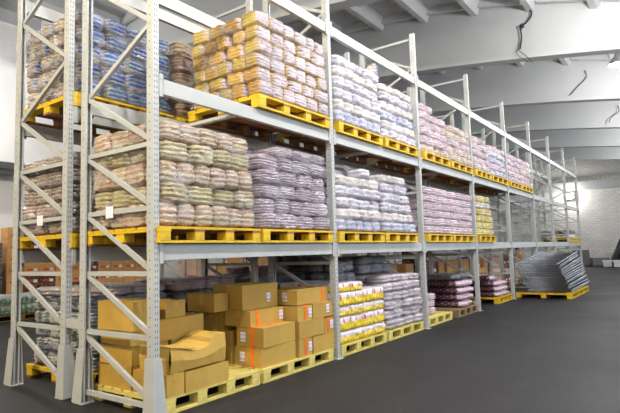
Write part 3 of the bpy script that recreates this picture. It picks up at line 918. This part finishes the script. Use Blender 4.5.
def carton(label, x0, x1, y0, y1, z0, z1, rz=0.0, tape=None, sticker=None, sag=0.0, mat=None, group=None, end_tape=False):
    """closed carton with two top flaps, sealing tape; tape = x position (0..1) of an orange band on the front face,
    ('e', pos) for the end face; sticker = (face, u, v) of a shipping label"""
    w, d, h = x1 - x0, y1 - y0, z1 - z0
    mat = mat or M_CARD
    t = thing('carton', label, 'carton', ((x0 + x1) / 2, (y0 + y1) / 2, z0), rz, group)
    hx, hy = w / 2, d / 2
    m = MB()
    if sag:
        nx, ny = 14, 8
        def top(i, j):
            u, v = i / nx, j / ny
            dz = -sag * (math.sin(math.pi * min(1, u * 1.05)) ** 1.5) * (1 - 0.25 * v) + sag * .75 * max(0, u - .65) ** 1.0 * 2.2
            dz += 0.006 * noise.noise(Vector((u * 4, v * 4, 3)))
            return (-hx + w * u, -hy + d * v, h + dz)
        vid = {}
        for i in range(nx + 1):
            for j in range(ny + 1):
                vid[i, j] = len(m.v)
                m.v.append(top(i, j))
        for i in range(nx):
            for j in range(ny):
                m.f.append((vid[i, j], vid[i + 1, j], vid[i + 1, j + 1], vid[i, j + 1])); m.m.append(0)
        def skirt(seq, outn):
            b = len(m.v)
            mid = []
            for (i, j) in seq:
                x, y, z = m.v[vid[i, j]]
                bulge = 0.012 * noise.noise(Vector((x * 9, y * 9, 1))) + 0.014
                mid.append(len(m.v)); m.v.append((x + outn[0] * bulge, y + outn[1] * bulge, z * .5))
            bot = []
            for (i, j) in seq:
                x, y, z = m.v[vid[i, j]]
                bot.append(len(m.v)); m.v.append((x, y, 0))
            for k in range(len(seq) - 1):
                a, b2 = vid[seq[k]], vid[seq[k + 1]]
                m.f.append((a, mid[k], mid[k + 1], b2)); m.m.append(0)
                m.f.append((mid[k], bot[k], bot[k + 1], mid[k + 1])); m.m.append(0)
        skirt([(i, 0) for i in range(nx + 1)], (0, -1))
        skirt([(nx, j) for j in range(ny + 1)], (1, 0))
        skirt([(i, ny) for i in range(nx, -1, -1)], (0, 1))
        skirt([(0, j) for j in range(ny, -1, -1)], (-1, 0))
        b = len(m.v)
        m.v += [(-hx, -hy, 0), (hx, -hy, 0), (hx, hy, 0), (-hx, hy, 0)]
        m.f.append((b + 3, b + 2, b + 1, b)); m.m.append(0)
        put('body', m.mesh('body', mat, False), t)
        f = MB()
        f.quad_box([(-hx - .004, -hy - .01, h - .002), (-hx + w * .42, -hy - .012, h - sag * .75), (-hx + w * .42, hy * .1, h - sag * .62), (-hx, hy * .2, h + .004),
                    (-hx - .004, -hy - .01, h + .004), (-hx + w * .42, -hy - .012, h - sag * .75 + .006), (-hx + w * .42, hy * .1, h - sag * .62 + .006), (-hx, hy * .2, h + .01)])
        put('top_flap', f.mesh('top_flap', mat), t)
    else:
        c = 0.004
        m.box(-hx, hx, -hy, hy, 0, h - .004)
        put('body', m.mesh('body', mat), t)
        long_x = w >= d
        for s_ in (-1, 1):
            f = MB()
            if long_x:
                ya_, yb_ = (-hy - .001, -.0015) if s_ < 0 else (.0015, hy + .001)
                f.box(-hx - .001, hx + .001, ya_, yb_, h - .0035, h)
            else:
                xa_, xb_ = (-hx - .001, -.0015) if s_ < 0 else (.0015, hx + .001)
                f.box(xa_, xb_, -hy - .001, hy + .001, h - .0035, h)
            put('top_flap', f.mesh('top_flap', mat), t)
        tp = MB()
        if long_x:
            tp.box(-hx - .0025, hx + .0025, -.03, .03, h, h + .0015)
            for s_ in (-1, 1):
                tp.box(s_ * hx - .0025, s_ * hx + .0025, -.03, .03, h * .62, h)
        else:
            tp.box(-.03, .03, -hy - .0025, hy + .0025, h, h + .0015)
            for s_ in (-1, 1):
                tp.box(-.03, .03, s_ * hy - .0025, s_ * hy + .0025, h * .62, h)
        put('sealing_tape', tp.mesh('sealing_tape', M_BTAPE), t)
    if tape is not None:
        face, pos = tape
        tm = MB()
        if face == 'f':
            xx = -hx + w * pos
            tm.box(xx - .022, xx + .022, -hy - .004, -hy - .001, .001, h)
            tm.box(xx - .022, xx + .022, -hy - .004, hy, h + .001, h + .003)
        else:
            yy = -hy + d * pos
            tm.box(-hx - .004, -hx - .001, yy - .022, yy + .022, .001, h)
            tm.box(-hx - .004, hx, yy - .022, yy + .022, h + .001, h + .003)
        put('orange_tape', tm.mesh('orange_tape', M_ORANGE), t)
    if sticker is not None:
        face, u, v = sticker
        sw, sh = .035, .05
        sm = MB()
        if face == 'f':
            xx, zz = -hx + w * u, h * v
            sm.box(xx - sw, xx + sw, -hy - .006, -hy - .003, zz - sh, zz + sh)
        else:
            yy, zz = -hy + d * u, h * v
            sm.box(-hx - .006, -hx - .003, yy - sw, yy + sw, zz - sh, zz + sh)
        put('shipping_label', sm.mesh('shipping_label', M_LABEL), t)
    return t

PZ = PAL_H + .001
pallet('weathered pallet under the cartons by the first post', 0.14, 1.36, 0.03, 1.08, 0.001, M_PALE)
pallet('pale yellow pallet under the taped cartons by the second post', 1.40, 2.74, 0.02, 1.06, 0.001, M_PALE)
Z0 = PZ
carton('carton with brown tape at the front corner of the lower row by the first post', .16, .35, .0 + .03, .50, Z0, Z0 + .19)
carton('long low carton at the front, under the crushed carton', .36, .90, .03, .43, Z0, Z0 + .175, .02)
carton('crushed carton with a sagging open top near the first post', .19, .87, .04, .44, Z0 + .195, Z0 + .415, .03, sag=.07)
carton('lower carton at the back corner behind the end frame', .16, .58, .70, 1.04, Z0, Z0 + .21)
carton('lower carton behind the end frame, beside the bottom brace', .155, .56, .52, .69, Z0, Z0 + .215, 0.0)
carton('lower carton in the middle of the first floor pallet', .60, 1.16, .50, 1.04, Z0, Z0 + .395)
carton('pale carton of the second row behind the end frame', .15, .57, .52, 1.0, Z0 + .217, Z0 + .39, .03)
carton('carton under the tall square carton behind the end frame', .14, .36, .50, .98, Z0 + .397, Z0 + .53, -.02)
carton('tall square carton on top behind the end frame', .12, .40, .47, .98, Z0 + .532, Z0 + .80, .05)
carton('long carton lying behind the crushed carton', .42, 1.02, .50, .84, Z0 + .397, Z0 + .60, .04)
carton('small carton on top of the long carton by the first post', .52, .78, .51, .80, Z0 + .602, Z0 + .765, .06)
# cartons of the second floor pallet
carton('bottom left carton with an orange band and label on its end', 1.42, 1.99, .05, .44, Z0, Z0 + .205, -.02, ('e', .35), ('e', .72, .5))
carton('second carton from the bottom at the left, orange band on its end', 1.43, 2.00, .05, .43, Z0 + .208, Z0 + .415, .03, ('e', .4), ('e', .75, .5))
carton('third layer carton with an orange band and a label at its right', 1.42, 2.00, .22, .60, Z0 + .418, Z0 + .58, .02, ('f', .2), ('f', .92, .5))
carton('largest carton on top of the left column with one label', 1.45, 2.04, .34, .80, Z0 + .583, Z0 + .86, -.02, None, ('f', .72, .42))
carton('bottom middle narrow carton with orange band and label', 2.05, 2.30, .04, .50, Z0, Z0 + .205, 0, ('f', .5), ('f', .84, .5))
carton('bottom right plain carton beside the second post', 2.32, 2.77, .03, .42, Z0, Z0 + .20, 0)
carton('plain carton of the second layer in the middle column', 2.06, 2.56, .035, .45, Z0 + .208, Z0 + .40, -.01)
carton('narrow carton of the second layer by the second post, orange band', 2.58, 2.78, .04, .44, Z0 + .203, Z0 + .385, 0, ('f', .35), ('f', .75, .55))
carton('narrow carton of the third layer with orange band and label', 2.05, 2.34, .05, .52, Z0 + .403, Z0 + .575, .0, ('f', .52), ('f', .82, .5))
carton('third layer carton beside the second post with a label', 2.36, 2.79, .05, .44, Z0 + .403, Z0 + .585, .0, None, ('f', .72, .55))
carton('long top carton with orange bands at both ends', 2.09, 2.77, .10, .50, Z0 + .588, Z0 + .76, .04, ('f', .82), ('e', .45, .55))
for lab, b in (('back row carton at the bottom of the second floor pallet', (1.42, 1.98, .50, 1.02, Z0, Z0 + .36)),
               ('back row carton standing behind the third layer', (1.42, 1.92, .62, 1.03, Z0 + .363, Z0 + .58)),
               ('back row carton left of the largest carton', (1.22, 1.43, .55, .98, Z0 + .583, Z0 + .78)),
               ('back row carton behind the middle column', (2.02, 2.6, .55, 1.02, Z0, Z0 + .36)),
               ('back row carton below the long top carton', (2.02, 2.6, .55, 1.0, Z0 + .363, Z0 + .585)),
               ):
    carton(lab, *b)

# ------------------------------------------------------------------ front rack, floor level
def mat_multi(name, hi, lo, mark):
    t = NT(name)
    g = t.sep(t.coord('Generated'))
    oi = t.new('ShaderNodeObjectInfo')
    col = t.math('FRACT', t.math('MULTIPLY', g[0], 4.0))
    c = t.mix(t.math('GREATER_THAN', g[2], 0.56), lo, hi)
    # red brand block on each pack and a pale band low down
    inx = t.math('LESS_THAN', t.math('ABSOLUTE', t.math('SUBTRACT', col, 0.5)), 0.17)
    inz = t.math('LESS_THAN', t.math('ABSOLUTE', t.math('SUBTRACT', g[2], 0.72)), 0.15)
    odd = t.math('GREATER_THAN', t.math('FRACT', t.math('ADD', t.math('MULTIPLY', g[0], 2.0), t.math('MULTIPLY', oi.outputs['Random'], 2.0))), 0.5)
    c = t.mix(t.math('MULTIPLY', t.math('MULTIPLY', inx, inz), odd), c, mark)
    inz2 = t.math('LESS_THAN', t.math('ABSOLUTE', t.math('SUBTRACT', g[2], 0.3)), 0.1)
    c = t.mix(t.math('MULTIPLY', t.math('MULTIPLY', inx, inz2), 0.7), c, S(244, 232, 150))
    t.set(Base_Color=c, Roughness=0.3)
    t.b.inputs['Coat Weight'].default_value = 0.3
    t.bump(t.noise(t.mapping(t.coord('Object'), scale=(4, 4, 3)), 4, 3), 0.4, 0.01)
    return t.m
M_MULTI = mat_multi('yellow_white_pack', S(206, 200, 206), S(236, 204, 24), S(196, 40, 80))
M_MULTIW = mat_multi('white_yellow_pack', S(200, 194, 202), S(232, 200, 40), S(220, 190, 190))
BM['multi'], BM['multiw'] = M_MULTI, M_MULTIW
ml = shapes('multi', 1, 4, 2, M_MULTI, ampc=.05, e=12.0)
mlw = shapes('multiw', 1, 4, 2, M_MULTIW, ampc=.05, e=12.0)
FY0, FY1 = 0.02, 1.08
tier(.001, 'yellow white multipack stack on the floor by the second post', 2.92, 4.18, [(mlw, .15, 4, 3), (ml, .19, 4, 3), (mlw, .14, 4, 3), (ml, .18, 4, 3), (ml, .12, 4, 3)], y0=FY0, y1=FY1, pal=M_PALE, film=False, top_skip_x=(0, .5), jit=.005)
sv, sv2 = SH('silver', cols=1, cols2=1), SH('silver', cols=2, cols2=2)
tier(.001, 'silvery pink bag stack on the floor beside the multipacks', 4.24, 5.5, [(sv, .14, 4, 3), (sv, .14, 4, 3), (sv2, .14, 4, 3), (sv, .14, 5, 3), (sv2, .14, 4, 3), (sv, .11, 4, 3)], y0=FY0, y1=FY1, pal=M_PALE, jit=.02)
pallet('half-empty yellow pallet on the floor, third bay', 5.74, 6.92, .05, 1.1, .001, M_PALE)
load('small pink bag stack on the half-empty floor pallet', 6.0, 6.55, .22, .95, PZ, [(pk, .13, 2, 3), (pk, .13, 2, 3), (pk2, .12, 2, 3)], film=False)
gy = SH('grey', cols=1, cols2=1)
load('pile of grey film bundles on top of the silvery pink stack', 4.32, 5.4, .5, 1.02, PZ + .83, [(gy, .15, 3, 2), (gy, .13, 2, 2)], film=False, taper=.3, cat='film bundles', name='film_bundle_pile')
load('pile of dark grey film bundles behind the yellow multipacks', 3.62, 4.14, .5, 1.02, PZ + .685, [(gy, .2, 2, 2), (gy, .18, 2, 2)], film=False, cat='film bundles', name='film_bundle_pile')
# loose dark purple sacks with pale ends
def mat_sack():
    t = NT('purple_sack')
    gen = t.coord('Generated')
    g = t.sep(gen)
    ny = t.math('ABSOLUTE', t.sep(t.coord('Normal'))[1])
    dots = t.math('GREATER_THAN', t.math('MULTIPLY', t.math('SINE', t.math('MULTIPLY', g[1], 44.0)), t.math('SINE', t.math('MULTIPLY', g[2], 12.0))), 0.55)
    c = t.mix(t.math('MULTIPLY', dots, 0.55), S(66, 36, 52), S(188, 150, 150))
    ce = t.ramp(t.noise(gen, 6, 3), [(0.35, S(176, 140, 158)), (0.65, S(232, 214, 222))])
    oi = t.new('ShaderNodeObjectInfo')
    edge = t.math('GREATER_THAN', t.math('ABSOLUTE', t.math('SUBTRACT', g[1], 0.5)), 0.36)
    c = t.mix(t.math('MAXIMUM', t.ramp(ny, [(0.4, (0, 0, 0, 1)), (0.7, (1, 1, 1, 1))]), t.math('MULTIPLY', edge, 0.8)), c, ce)
    t.set(Base_Color=c, Roughness=0.35)
    t.b.inputs['Coat Weight'].default_value = 0.3
    t.bump(t.noise(t.mapping(gen, scale=(4, 4, 4)), 3, 4), 0.6, 0.02)
    return t.m
BM['sack'] = mat_sack()
sack_m = shapes('sack', 1, 1, 6, BM['sack'], n=3, ampc=.05, e=4.0)
gsack = shapes('gsack', 1, 1, 3, BM['grey'], n=2, e=4.0)
def sacks(x0, nx, w, y0, ny, d, z, layers, h, label, group, top=None, gx=0):
    for l in range(layers):
        for i in range(nx):
            for j in range(ny):
                o = thing('sack', label % (('left', 'right')[i], ('bottom', 'second', 'third', 'fourth')[l]), 'sack', (x0 + w * (i + .5) + random.uniform(-.006, .006), y0 + d * (j + .5) + random.uniform(-.03, .03), z + l * h),
                          random.uniform(-.012, .012), group, random.choice(sack_m))
                o.scale = (w * .95, d * .98, h * .99)
pallet('dark worn pallet under the taller purple sack stack', 7.16, 8.34, .02, 1.1, .001, M_OLDW)
sacks(7.5, 2, .4, .03, 1, 1.06, PZ, 4, .135, 'dark purple sack with pale end, %s one of the %s layer in the taller stack', 'purple sacks of the taller stack')
for k in range(2):
    o = thing('sack', '%s grey sack lying on top of the taller purple sack stack' % ('left', 'right')[k], 'sack', (7.71 + .41 * k, .58, PZ + 4 * .135 + .004), .03, 'grey sacks on the taller stack', gsack[k])
    o.scale = (.4, .9, .13)
pallet('yellow pallet under the lower purple sack stack', 9.9, 11.1, .03, 1.12, .001, M_YEL)
sacks(10.0, 2, .5, .04, 1, 1.06, PZ, 3, .125, 'dark purple sack with pale end, %s one of the %s layer in the lower stack', 'purple sacks of the lower stack')
o = thing('sack', 'dark purple sack lying alone on top of the lower sack stack', 'sack', (10.3, .6, PZ + 3 * .125 + .003), .1, None, sack_m[0]); o.scale = (.46, .8, .13)
# small blue and white bag on top of the white and lavender stack
o = thing('small_bag', 'small dark blue and white bag on top of the white lavender stack', 'bag', (4.2, .12, L2 + PAL_H + .17 + .16 * 3 + .30 + .01), .4, None, SH('blue', rows=2, cols=1, cols2=1)[0]); o.scale = (.26, .2, .2)

# ------------------------------------------------------------------ stacked metal frames on a pallet in the aisle
pallet('yellow pallet under the stacked metal frames in the aisle', 11.55, 14.35, -1.28, .06, .001, M_YEL)
fr = MB()
fl, fw_ = 3.0, 1.02
for y in (-fw_ / 2, fw_ / 2):
    fr.tube([(0, y, 0), (fl, y, 0)], .02, 6)
for k in range(10):
    x = fl * k / 9
    fr.tube([(x, -fw_ / 2, 0), (x, fw_ / 2, 0)], .011, 6)
fm = fr.mesh('metal_frame', M_GALV, True)
tilt = math.radians(5.2)
NF = 17
for k in range(NF):
    o = thing('metal_frame', ('topmost galvanised tube frame' if k == NF - 1 else 'galvanised tube frame, %s from the top' % ORD[NF - 1 - k]) + ' of the slanted stack in the aisle', 'metal frame',
              (11.68 + random.uniform(-.09, .09), -.74 + .016 * k + random.uniform(-.04, .04), PZ + .03 + k * .043), random.uniform(-.02, .02), 'stacked tube frames', fm)
    o.rotation_euler = (random.uniform(-.002, .002), -tilt * (.1 + .9 * k / (NF - 1)), random.uniform(-.013, .013))
# ------------------------------------------------------------------ goods across the far aisle
def mat_print(name, base, ink, amt):
    t = NT(name)
    gen = t.coord('Generated')
    g = t.sep(gen)
    f = t.ramp(t.noise(t.mapping(gen, scale=(3, 3, 3)), 1.6, 2), [(0.45, (0, 0, 0, 1)), (0.5, (amt,) * 3 + (1,))])
    lab = t.math('MULTIPLY', t.math('LESS_THAN', t.math('ABSOLUTE', t.math('SUBTRACT', g[0], 0.75)), 0.13), t.math('LESS_THAN', t.math('ABSOLUTE', t.math('SUBTRACT', g[2], 0.28)), 0.13))
    red = t.math('MULTIPLY', t.math('LESS_THAN', t.math('ABSOLUTE', t.math('SUBTRACT', g[0], 0.4)), 0.2), t.math('LESS_THAN', t.math('ABSOLUTE', t.math('SUBTRACT', g[2], 0.28)), 0.1))
    c = t.mix(f, base, ink)
    c = t.mix(t.math('MULTIPLY', red, 0.8), c, S(190, 60, 40))
    c = t.mix(lab, c, S(230, 226, 220))
    t.set(Base_Color=c, Roughness=0.6)
    return t.m
M_PRINT = mat_print('printed_brown_carton', S(206, 156, 96), S(196, 146, 90), .5)
M_PRINTD = mat_print('dark_printed_carton', S(150, 96, 60), S(60, 34, 34), 1.0)
def carton_simple_mesh(w, d, h, mats):
    m = MB().box(-w / 2, w / 2, -d / 2, d / 2, 0, h - .003)
    m.box(-w / 2, w / 2, -d / 2, -.002, h - .003, h).box(-w / 2, w / 2, .002, d / 2, h - .003, h)
    return m.mesh('carton', mats)
cs = {k: carton_simple_mesh(.40, .38, .29, mt) for k, mt in (('a', M_PRINT), ('b', M_PRINTD), ('c', M_CARD2), ('d', M_CARDP))}
pallet('wooden pallet under the printed cartons by the left wall', 3.4, 7.6, 10.2, 11.3, .001, M_OLDW)
rl = random.Random(3)
LBL = {'a': ('plain brown carton across the far aisle, %s row up, %s from the left', 'brown cartons across the aisle'),
       'b': ('dark patterned carton across the far aisle, %s row up, %s from the left', 'dark patterned cartons across the aisle'),
       'c': ('brown carton, %s row up, %s column, %s floor pallet of the left wall rack', 'brown cartons under the left wall rack'),
       'd': ('pinkish carton, %s row up, %s column, %s floor pallet of the left wall rack', 'pinkish cartons under the left wall rack')}
for c in range(10):
    for r in range(7):
        k = 'b' if (c in (1, 2, 4, 5, 8) and rl.random() < .6) else 'a'
        if r == 6 and c > 6:
            continue
        thing('carton', LBL[k][0] % (ORD[r], ORD[c]), 'carton', (3.62 + .42 * c, 10.44, PZ + r * .295), 0, LBL[k][1], cs[k])
for b in range(4):
    for q in range(2):
        x0 = 8.2 + BAY * b + .12 + q * 1.33
        pallet('wooden pallet on the floor of the left wall rack, %s of %s bay' % (('left half', 'right half')[q], ('first', 'second', 'third', 'fourth')[b]), x0, x0 + 1.26, 9.15, 10.3, .001, M_OLDW)
        kk = 'd' if (b + q) % 2 == 0 else 'c'
        for c in range(3):
            for r in range(4):
                if r == 3 and rl.random() < .25:
                    continue
                thing('carton', LBL[kk][0] % (ORD[r], ('left', 'middle', 'right')[c], ORD[2 * b + q]), 'carton', (x0 + .21 + .42 * c, 9.38, PZ + r * .295), 0, LBL[kk][1], cs[kk])
cl = random.Random(11)
for q, (px_, nn, kk) in enumerate(((5.75, 2, 'c'), (7.1, 3, 'a'), (8.55, 4, 'b'), (9.9, 3, 'c'), (11.4, 4, 'c'), (12.7, 3, 'a'), (14.2, 4, 'd'), (15.5, 3, 'b'), (17.0, 4, 'c'))):
    pallet('dark pallet under loose cartons in the rear rack, ' + ORD[q] + ' from the near end', px_, px_ + 1.24, D + G + .02, 2 * D + G - .02, .001, M_OLDW)
    for c in range(3):
        for r in range(nn):
            if r == nn - 1 and cl.random() < .3:
                continue
            thing('carton', {'a': 'plain brown', 'b': 'dark patterned', 'c': 'brown', 'd': 'pinkish'}[kk] + ' carton, %s row up, %s column, %s pallet of the rear rack' % (ORD[r], ('left', 'middle', 'right')[c], ORD[q]), 'carton',
                  (px_ + .21 + .41 * c, D + G + .24 + cl.uniform(0, .08), PZ + r * .295), cl.uniform(-.012, .012), 'cartons on the floor of the rear rack', cs[kk])
BM['greenpk'] = bag_mat('green_pack', [(0, S(30, 80, 40)), (.5, S(80, 160, 70)), (.75, S(216, 226, 226)), (1, S(150, 170, 220))], None, 1, [S(200, 216, 224), S(40, 110, 60)], .7)
gp = shapes('greenpk', 1, 3, 2, BM['greenpk'], n=2, e=10)
tier(.001, 'green pack stack on the floor across the far aisle', 1.6, 3.9, [(gp, .2, 7, 3), (gp, .2, 7, 3)], y0=8.75, y1=9.85, pal=M_OLDW, jit=.006)
BM['darkbox'] = bag_mat('dark_grey_pack', [(0, S(40, 40, 44)), (.5, S(78, 78, 84)), (1, S(40, 40, 44))], None, 4, [S(130, 130, 136)], .6)
dk = shapes('darkbox', 4, 2, 2, BM['darkbox'], n=2, e=10)
tier(.001, 'dark grey pack stack standing at the left edge of the view', 2.1, 3.25, [(dk, .42, 3, 3)] * 4, y0=10.0, y1=11.1, pal=M_OLDW)
# ------------------------------------------------------------------ clutter in front of the far wall
M_BLOCK = plain('grey_concrete', S(112, 110, 108), .85, 0, .15, 5, .2)
M_BLACK = plain('black_rubber', S(34, 34, 36), .6, 0, .3, 5)
M_WPL = plain('white_plastic', S(206, 206, 208), .4, 0, .06, 5)
M_BLUEP = plain('blue_plastic', S(40, 70, 170), .4, 0, .1, 5)
def blockm(w, d, h):
    m = MB().box(-w / 2, w / 2, -d / 2, d / 2, .06, h)
    for x in (-w / 2 + .06, w / 2 - .16):
        m.box(x, x + .1, -d / 2, d / 2, 0, .06)
    m.box(-w / 2 + .05, w / 2 - .05, -d / 2 - .02, -d / 2, h * .45, h * .6)
    return m.mesh('concrete_block', M_BLOCK)
bk = blockm(1.1, .85, .5)
for lab, x, y, z in (('grey concrete block at the bottom of the stepped pile by the far wall', 34.0, 1.55, 0), ('grey concrete block on top of the stepped pile by the far wall', 34.05, 1.75, .5),
                     ('grey concrete block at the right foot of the stepped pile', 33.6, .60, 0)):
    thing('concrete_block', lab, 'block', (x, y, z), 0.05, None, bk)
def crate(lab, x, y, z, w, d, h, mat):
    t = thing('crate', lab, 'crate', (x, y, z))
    m = MB().box(-w / 2, w / 2, -d / 2, d / 2, 0, .03)
    for a in ((-w / 2, -w / 2 + .03, -d / 2, d / 2), (w / 2 - .03, w / 2, -d / 2, d / 2), (-w / 2, w / 2, -d / 2, -d / 2 + .03), (-w / 2, w / 2, d / 2 - .03, d / 2)):
        m.box(*a, 0, h)
    put('body', m.mesh('body', mat), t)
    r = MB().box(-w / 2 - .03, w / 2 + .03, -d / 2 - .03, -d / 2, h - .08, h).box(-w / 2 - .03, w / 2 + .03, d / 2, d / 2 + .03, h - .08, h)
    r.box(-w / 2 - .03, -w / 2, -d / 2, d / 2, h - .08, h).box(w / 2, w / 2 + .03, -d / 2, d / 2, h - .08, h)
    put('rim', r.mesh('rim', mat), t)
    return t
crate('low white plastic crate on the floor by the far wall', 32.0, .05, 0, .6, .5, .4, M_WPL)
crate('white plastic crate at the right edge by the far wall', 31.6, -.5, 0, .6, .45, .4, M_WPL)
crate('pale bin standing against the far wall behind the crates', 34.6, .18, 0, .6, .45, .8, M_WPL)
t = thing('roll_of_sheeting', 'black rolls of sheeting leaning by the right edge at the far wall', 'sheeting', (32.9, -.45, 0))
for k, (a, b, r) in enumerate((((0, .35, .2), (1.2, -.25, 1.75), .2), ((0, -.05, .2), (1.3, -.45, 2.0), .18), ((.3, -.4, .2), (1.4, -.75, 2.1), .2))):
    put('roll', MB().tube([a, b], r, 12).mesh('roll', M_BLACK, True), t)
# blue plastic barrel seen through the rack
t = thing('barrel', 'blue plastic barrel standing behind the racks', 'barrel', (19.4, 4.2, 0))
put('body', MB().lathe([(.26, 0), (.29, .05), (.3, .3), (.285, .32), (.3, .34), (.3, .6), (.285, .62), (.3, .64), (.29, .88), (.25, .93)], 20).mesh('body', M_BLUEP, True), t)
put('lid', MB().lathe([(.27, .93), (.27, .96), (.1, .965)], 20).mesh('lid', M_BLUEP), t)

# ------------------------------------------------------------------ lamps and loose wiring under the roof
t_ = NT('lamp_glow')
t_.set(Base_Color=(1, 1, 1, 1))
t_.b.inputs['Emission Color'].default_value = (1, .98, .94, 1)
t_.b.inputs['Emission Strength'].default_value = 14
M_GLOW = t_.m
M_LAMP = plain('lamp_housing', S(196, 198, 200), .4, .3)
hous = MB().lathe([(.05, .42), (.09, .40), (.10, .25), (.22, .12), (.26, 0), (.25, 0), (.2, .11), (.08, .2), (.02, .21)], 20).mesh('reflector', M_LAMP, True)
bulb = MB().lathe([(.02, -.1), (.09, -.06), (.12, .02), (.09, .10), (.05, .16), (.03, .2)], 16).mesh('bulb', M_GLOW, True)
for k, (x, y) in enumerate(LAMPS):
    z = LAMP_Z + (.9 if 2 < y < 9 else .3 if k == 3 else 0)
    side = 'aisle' if y < 0 else 'left'
    nth = ('behind the camera', 'above the camera', 'over the first bays', 'over the third bay', 'over the metal frames, at the right edge', 'over the sixth bay', 'over the last bay', 'by the far wall',
           'behind the camera over the left aisle', 'over the left aisle near the end frames', 'close to the left wall')[k]
    t = thing('pendant_lamp', 'round high bay lamp hanging ' + nth, 'lamp', (x, y, z))
    put('reflector', hous, t)
    put('bulb', bulb, t)
    put('cord', MB().tube([(0, 0, .4), (0, 0, vault(y) + .36 - z)], .012, 6).mesh('cord', M_BLACK), t)
    warm = x < -4
    lo = lamp_light('lamp_light', 'POINT', (x, y, z - .14), LAMP_W * LAMP_K[k], (1, .83, .57) if warm else (1, .985, .96), .12)
t = thing('wall_lamp', 'glaring flood lamp on the far wall behind the last rack frame', 'lamp', (36.1, 2.45, 4.66))
put('housing', MB().box(.0, .2, -.24, .24, -.2, .2).box(.2, .5, -.03, .03, -.03, .03).mesh('housing', M_LAMP), t)
put('lens', MB().box(-.02, 0, -.21, .21, -.17, .17).mesh('lens', M_GLOW), t)
lamp_light('lamp_light', 'POINT', (35.7, 2.45, 4.66), 110, (1, .98, .94), .15)
def wire(label, pts, r=.012):
    P = [Vector(p) for p in pts]
    out = []
    for i in range(len(P) - 1):
        p0, p1, p2, p3 = P[max(i - 1, 0)], P[i], P[i + 1], P[min(i + 2, len(P) - 1)]
        for s_ in range(6):
            u = s_ / 6
            out.append(.5 * ((2 * p1) + (p2 - p0) * u + (2 * p0 - 5 * p1 + 4 * p2 - p3) * u * u + (3 * p1 - p0 - 3 * p2 + p3) * u ** 3))
    out.append(P[-1])
    return MB().tube(out, r, 6)
t = thing('hanging_cable', 'black loose cable bundle dangling from the nearest girder', 'cable', (11.38, 0, 0))
put('cable', wire('', [(0, -.78, 7.58), (-.04, -.84, 7.40), (-.06, -.72, 7.22), (-.05, -.56, 7.12), (-.03, -.55, 6.85), (-.03, -.50, 6.55)], .02).mesh('cable', M_BLACK, True), t)
put('junction', MB().lathe([(.03, -.06), (.06, -.03), (.06, .03), (.03, .06)], 10).mesh('junction', M_BLACK), t, (-.05, -.58, 7.15))
put('cable', wire('', [(-.03, -.55, 6.8), (-.05, -.46, 6.55), (-.05, -.62, 6.35), (-.02, -.72, 6.2), (-.02, -.78, 6.12)], .009).mesh('cable', M_BLACK, True), t)
put('cable', wire('', [(-.03, -.5, 6.6), (-.05, -.4, 6.45), (-.05, -.6, 6.22), (-.02, -.68, 6.16)], .008).mesh('cable', M_BLACK, True), t)
t = thing('hanging_cable', 'thin black cable end dangling from the second girder', 'cable', (16.55, 0, 0))
put('cable', wire('', [(0, -1.35, 7.2), (-.02, -1.38, 6.95), (0, -1.1, 6.7), (0, -.85, 6.45)], .014).mesh('cable', M_BLACK, True), t)
t = thing('hanging_cable', 'thin black cable end dangling from the third girder', 'cable', (21.4, 0, 0))
put('cable', wire('', [(0, -1.85, 6.95), (-.02, -1.88, 6.7), (0, -1.6, 6.5), (0, -1.5, 6.3)], .016).mesh('cable', M_BLACK, True), t)
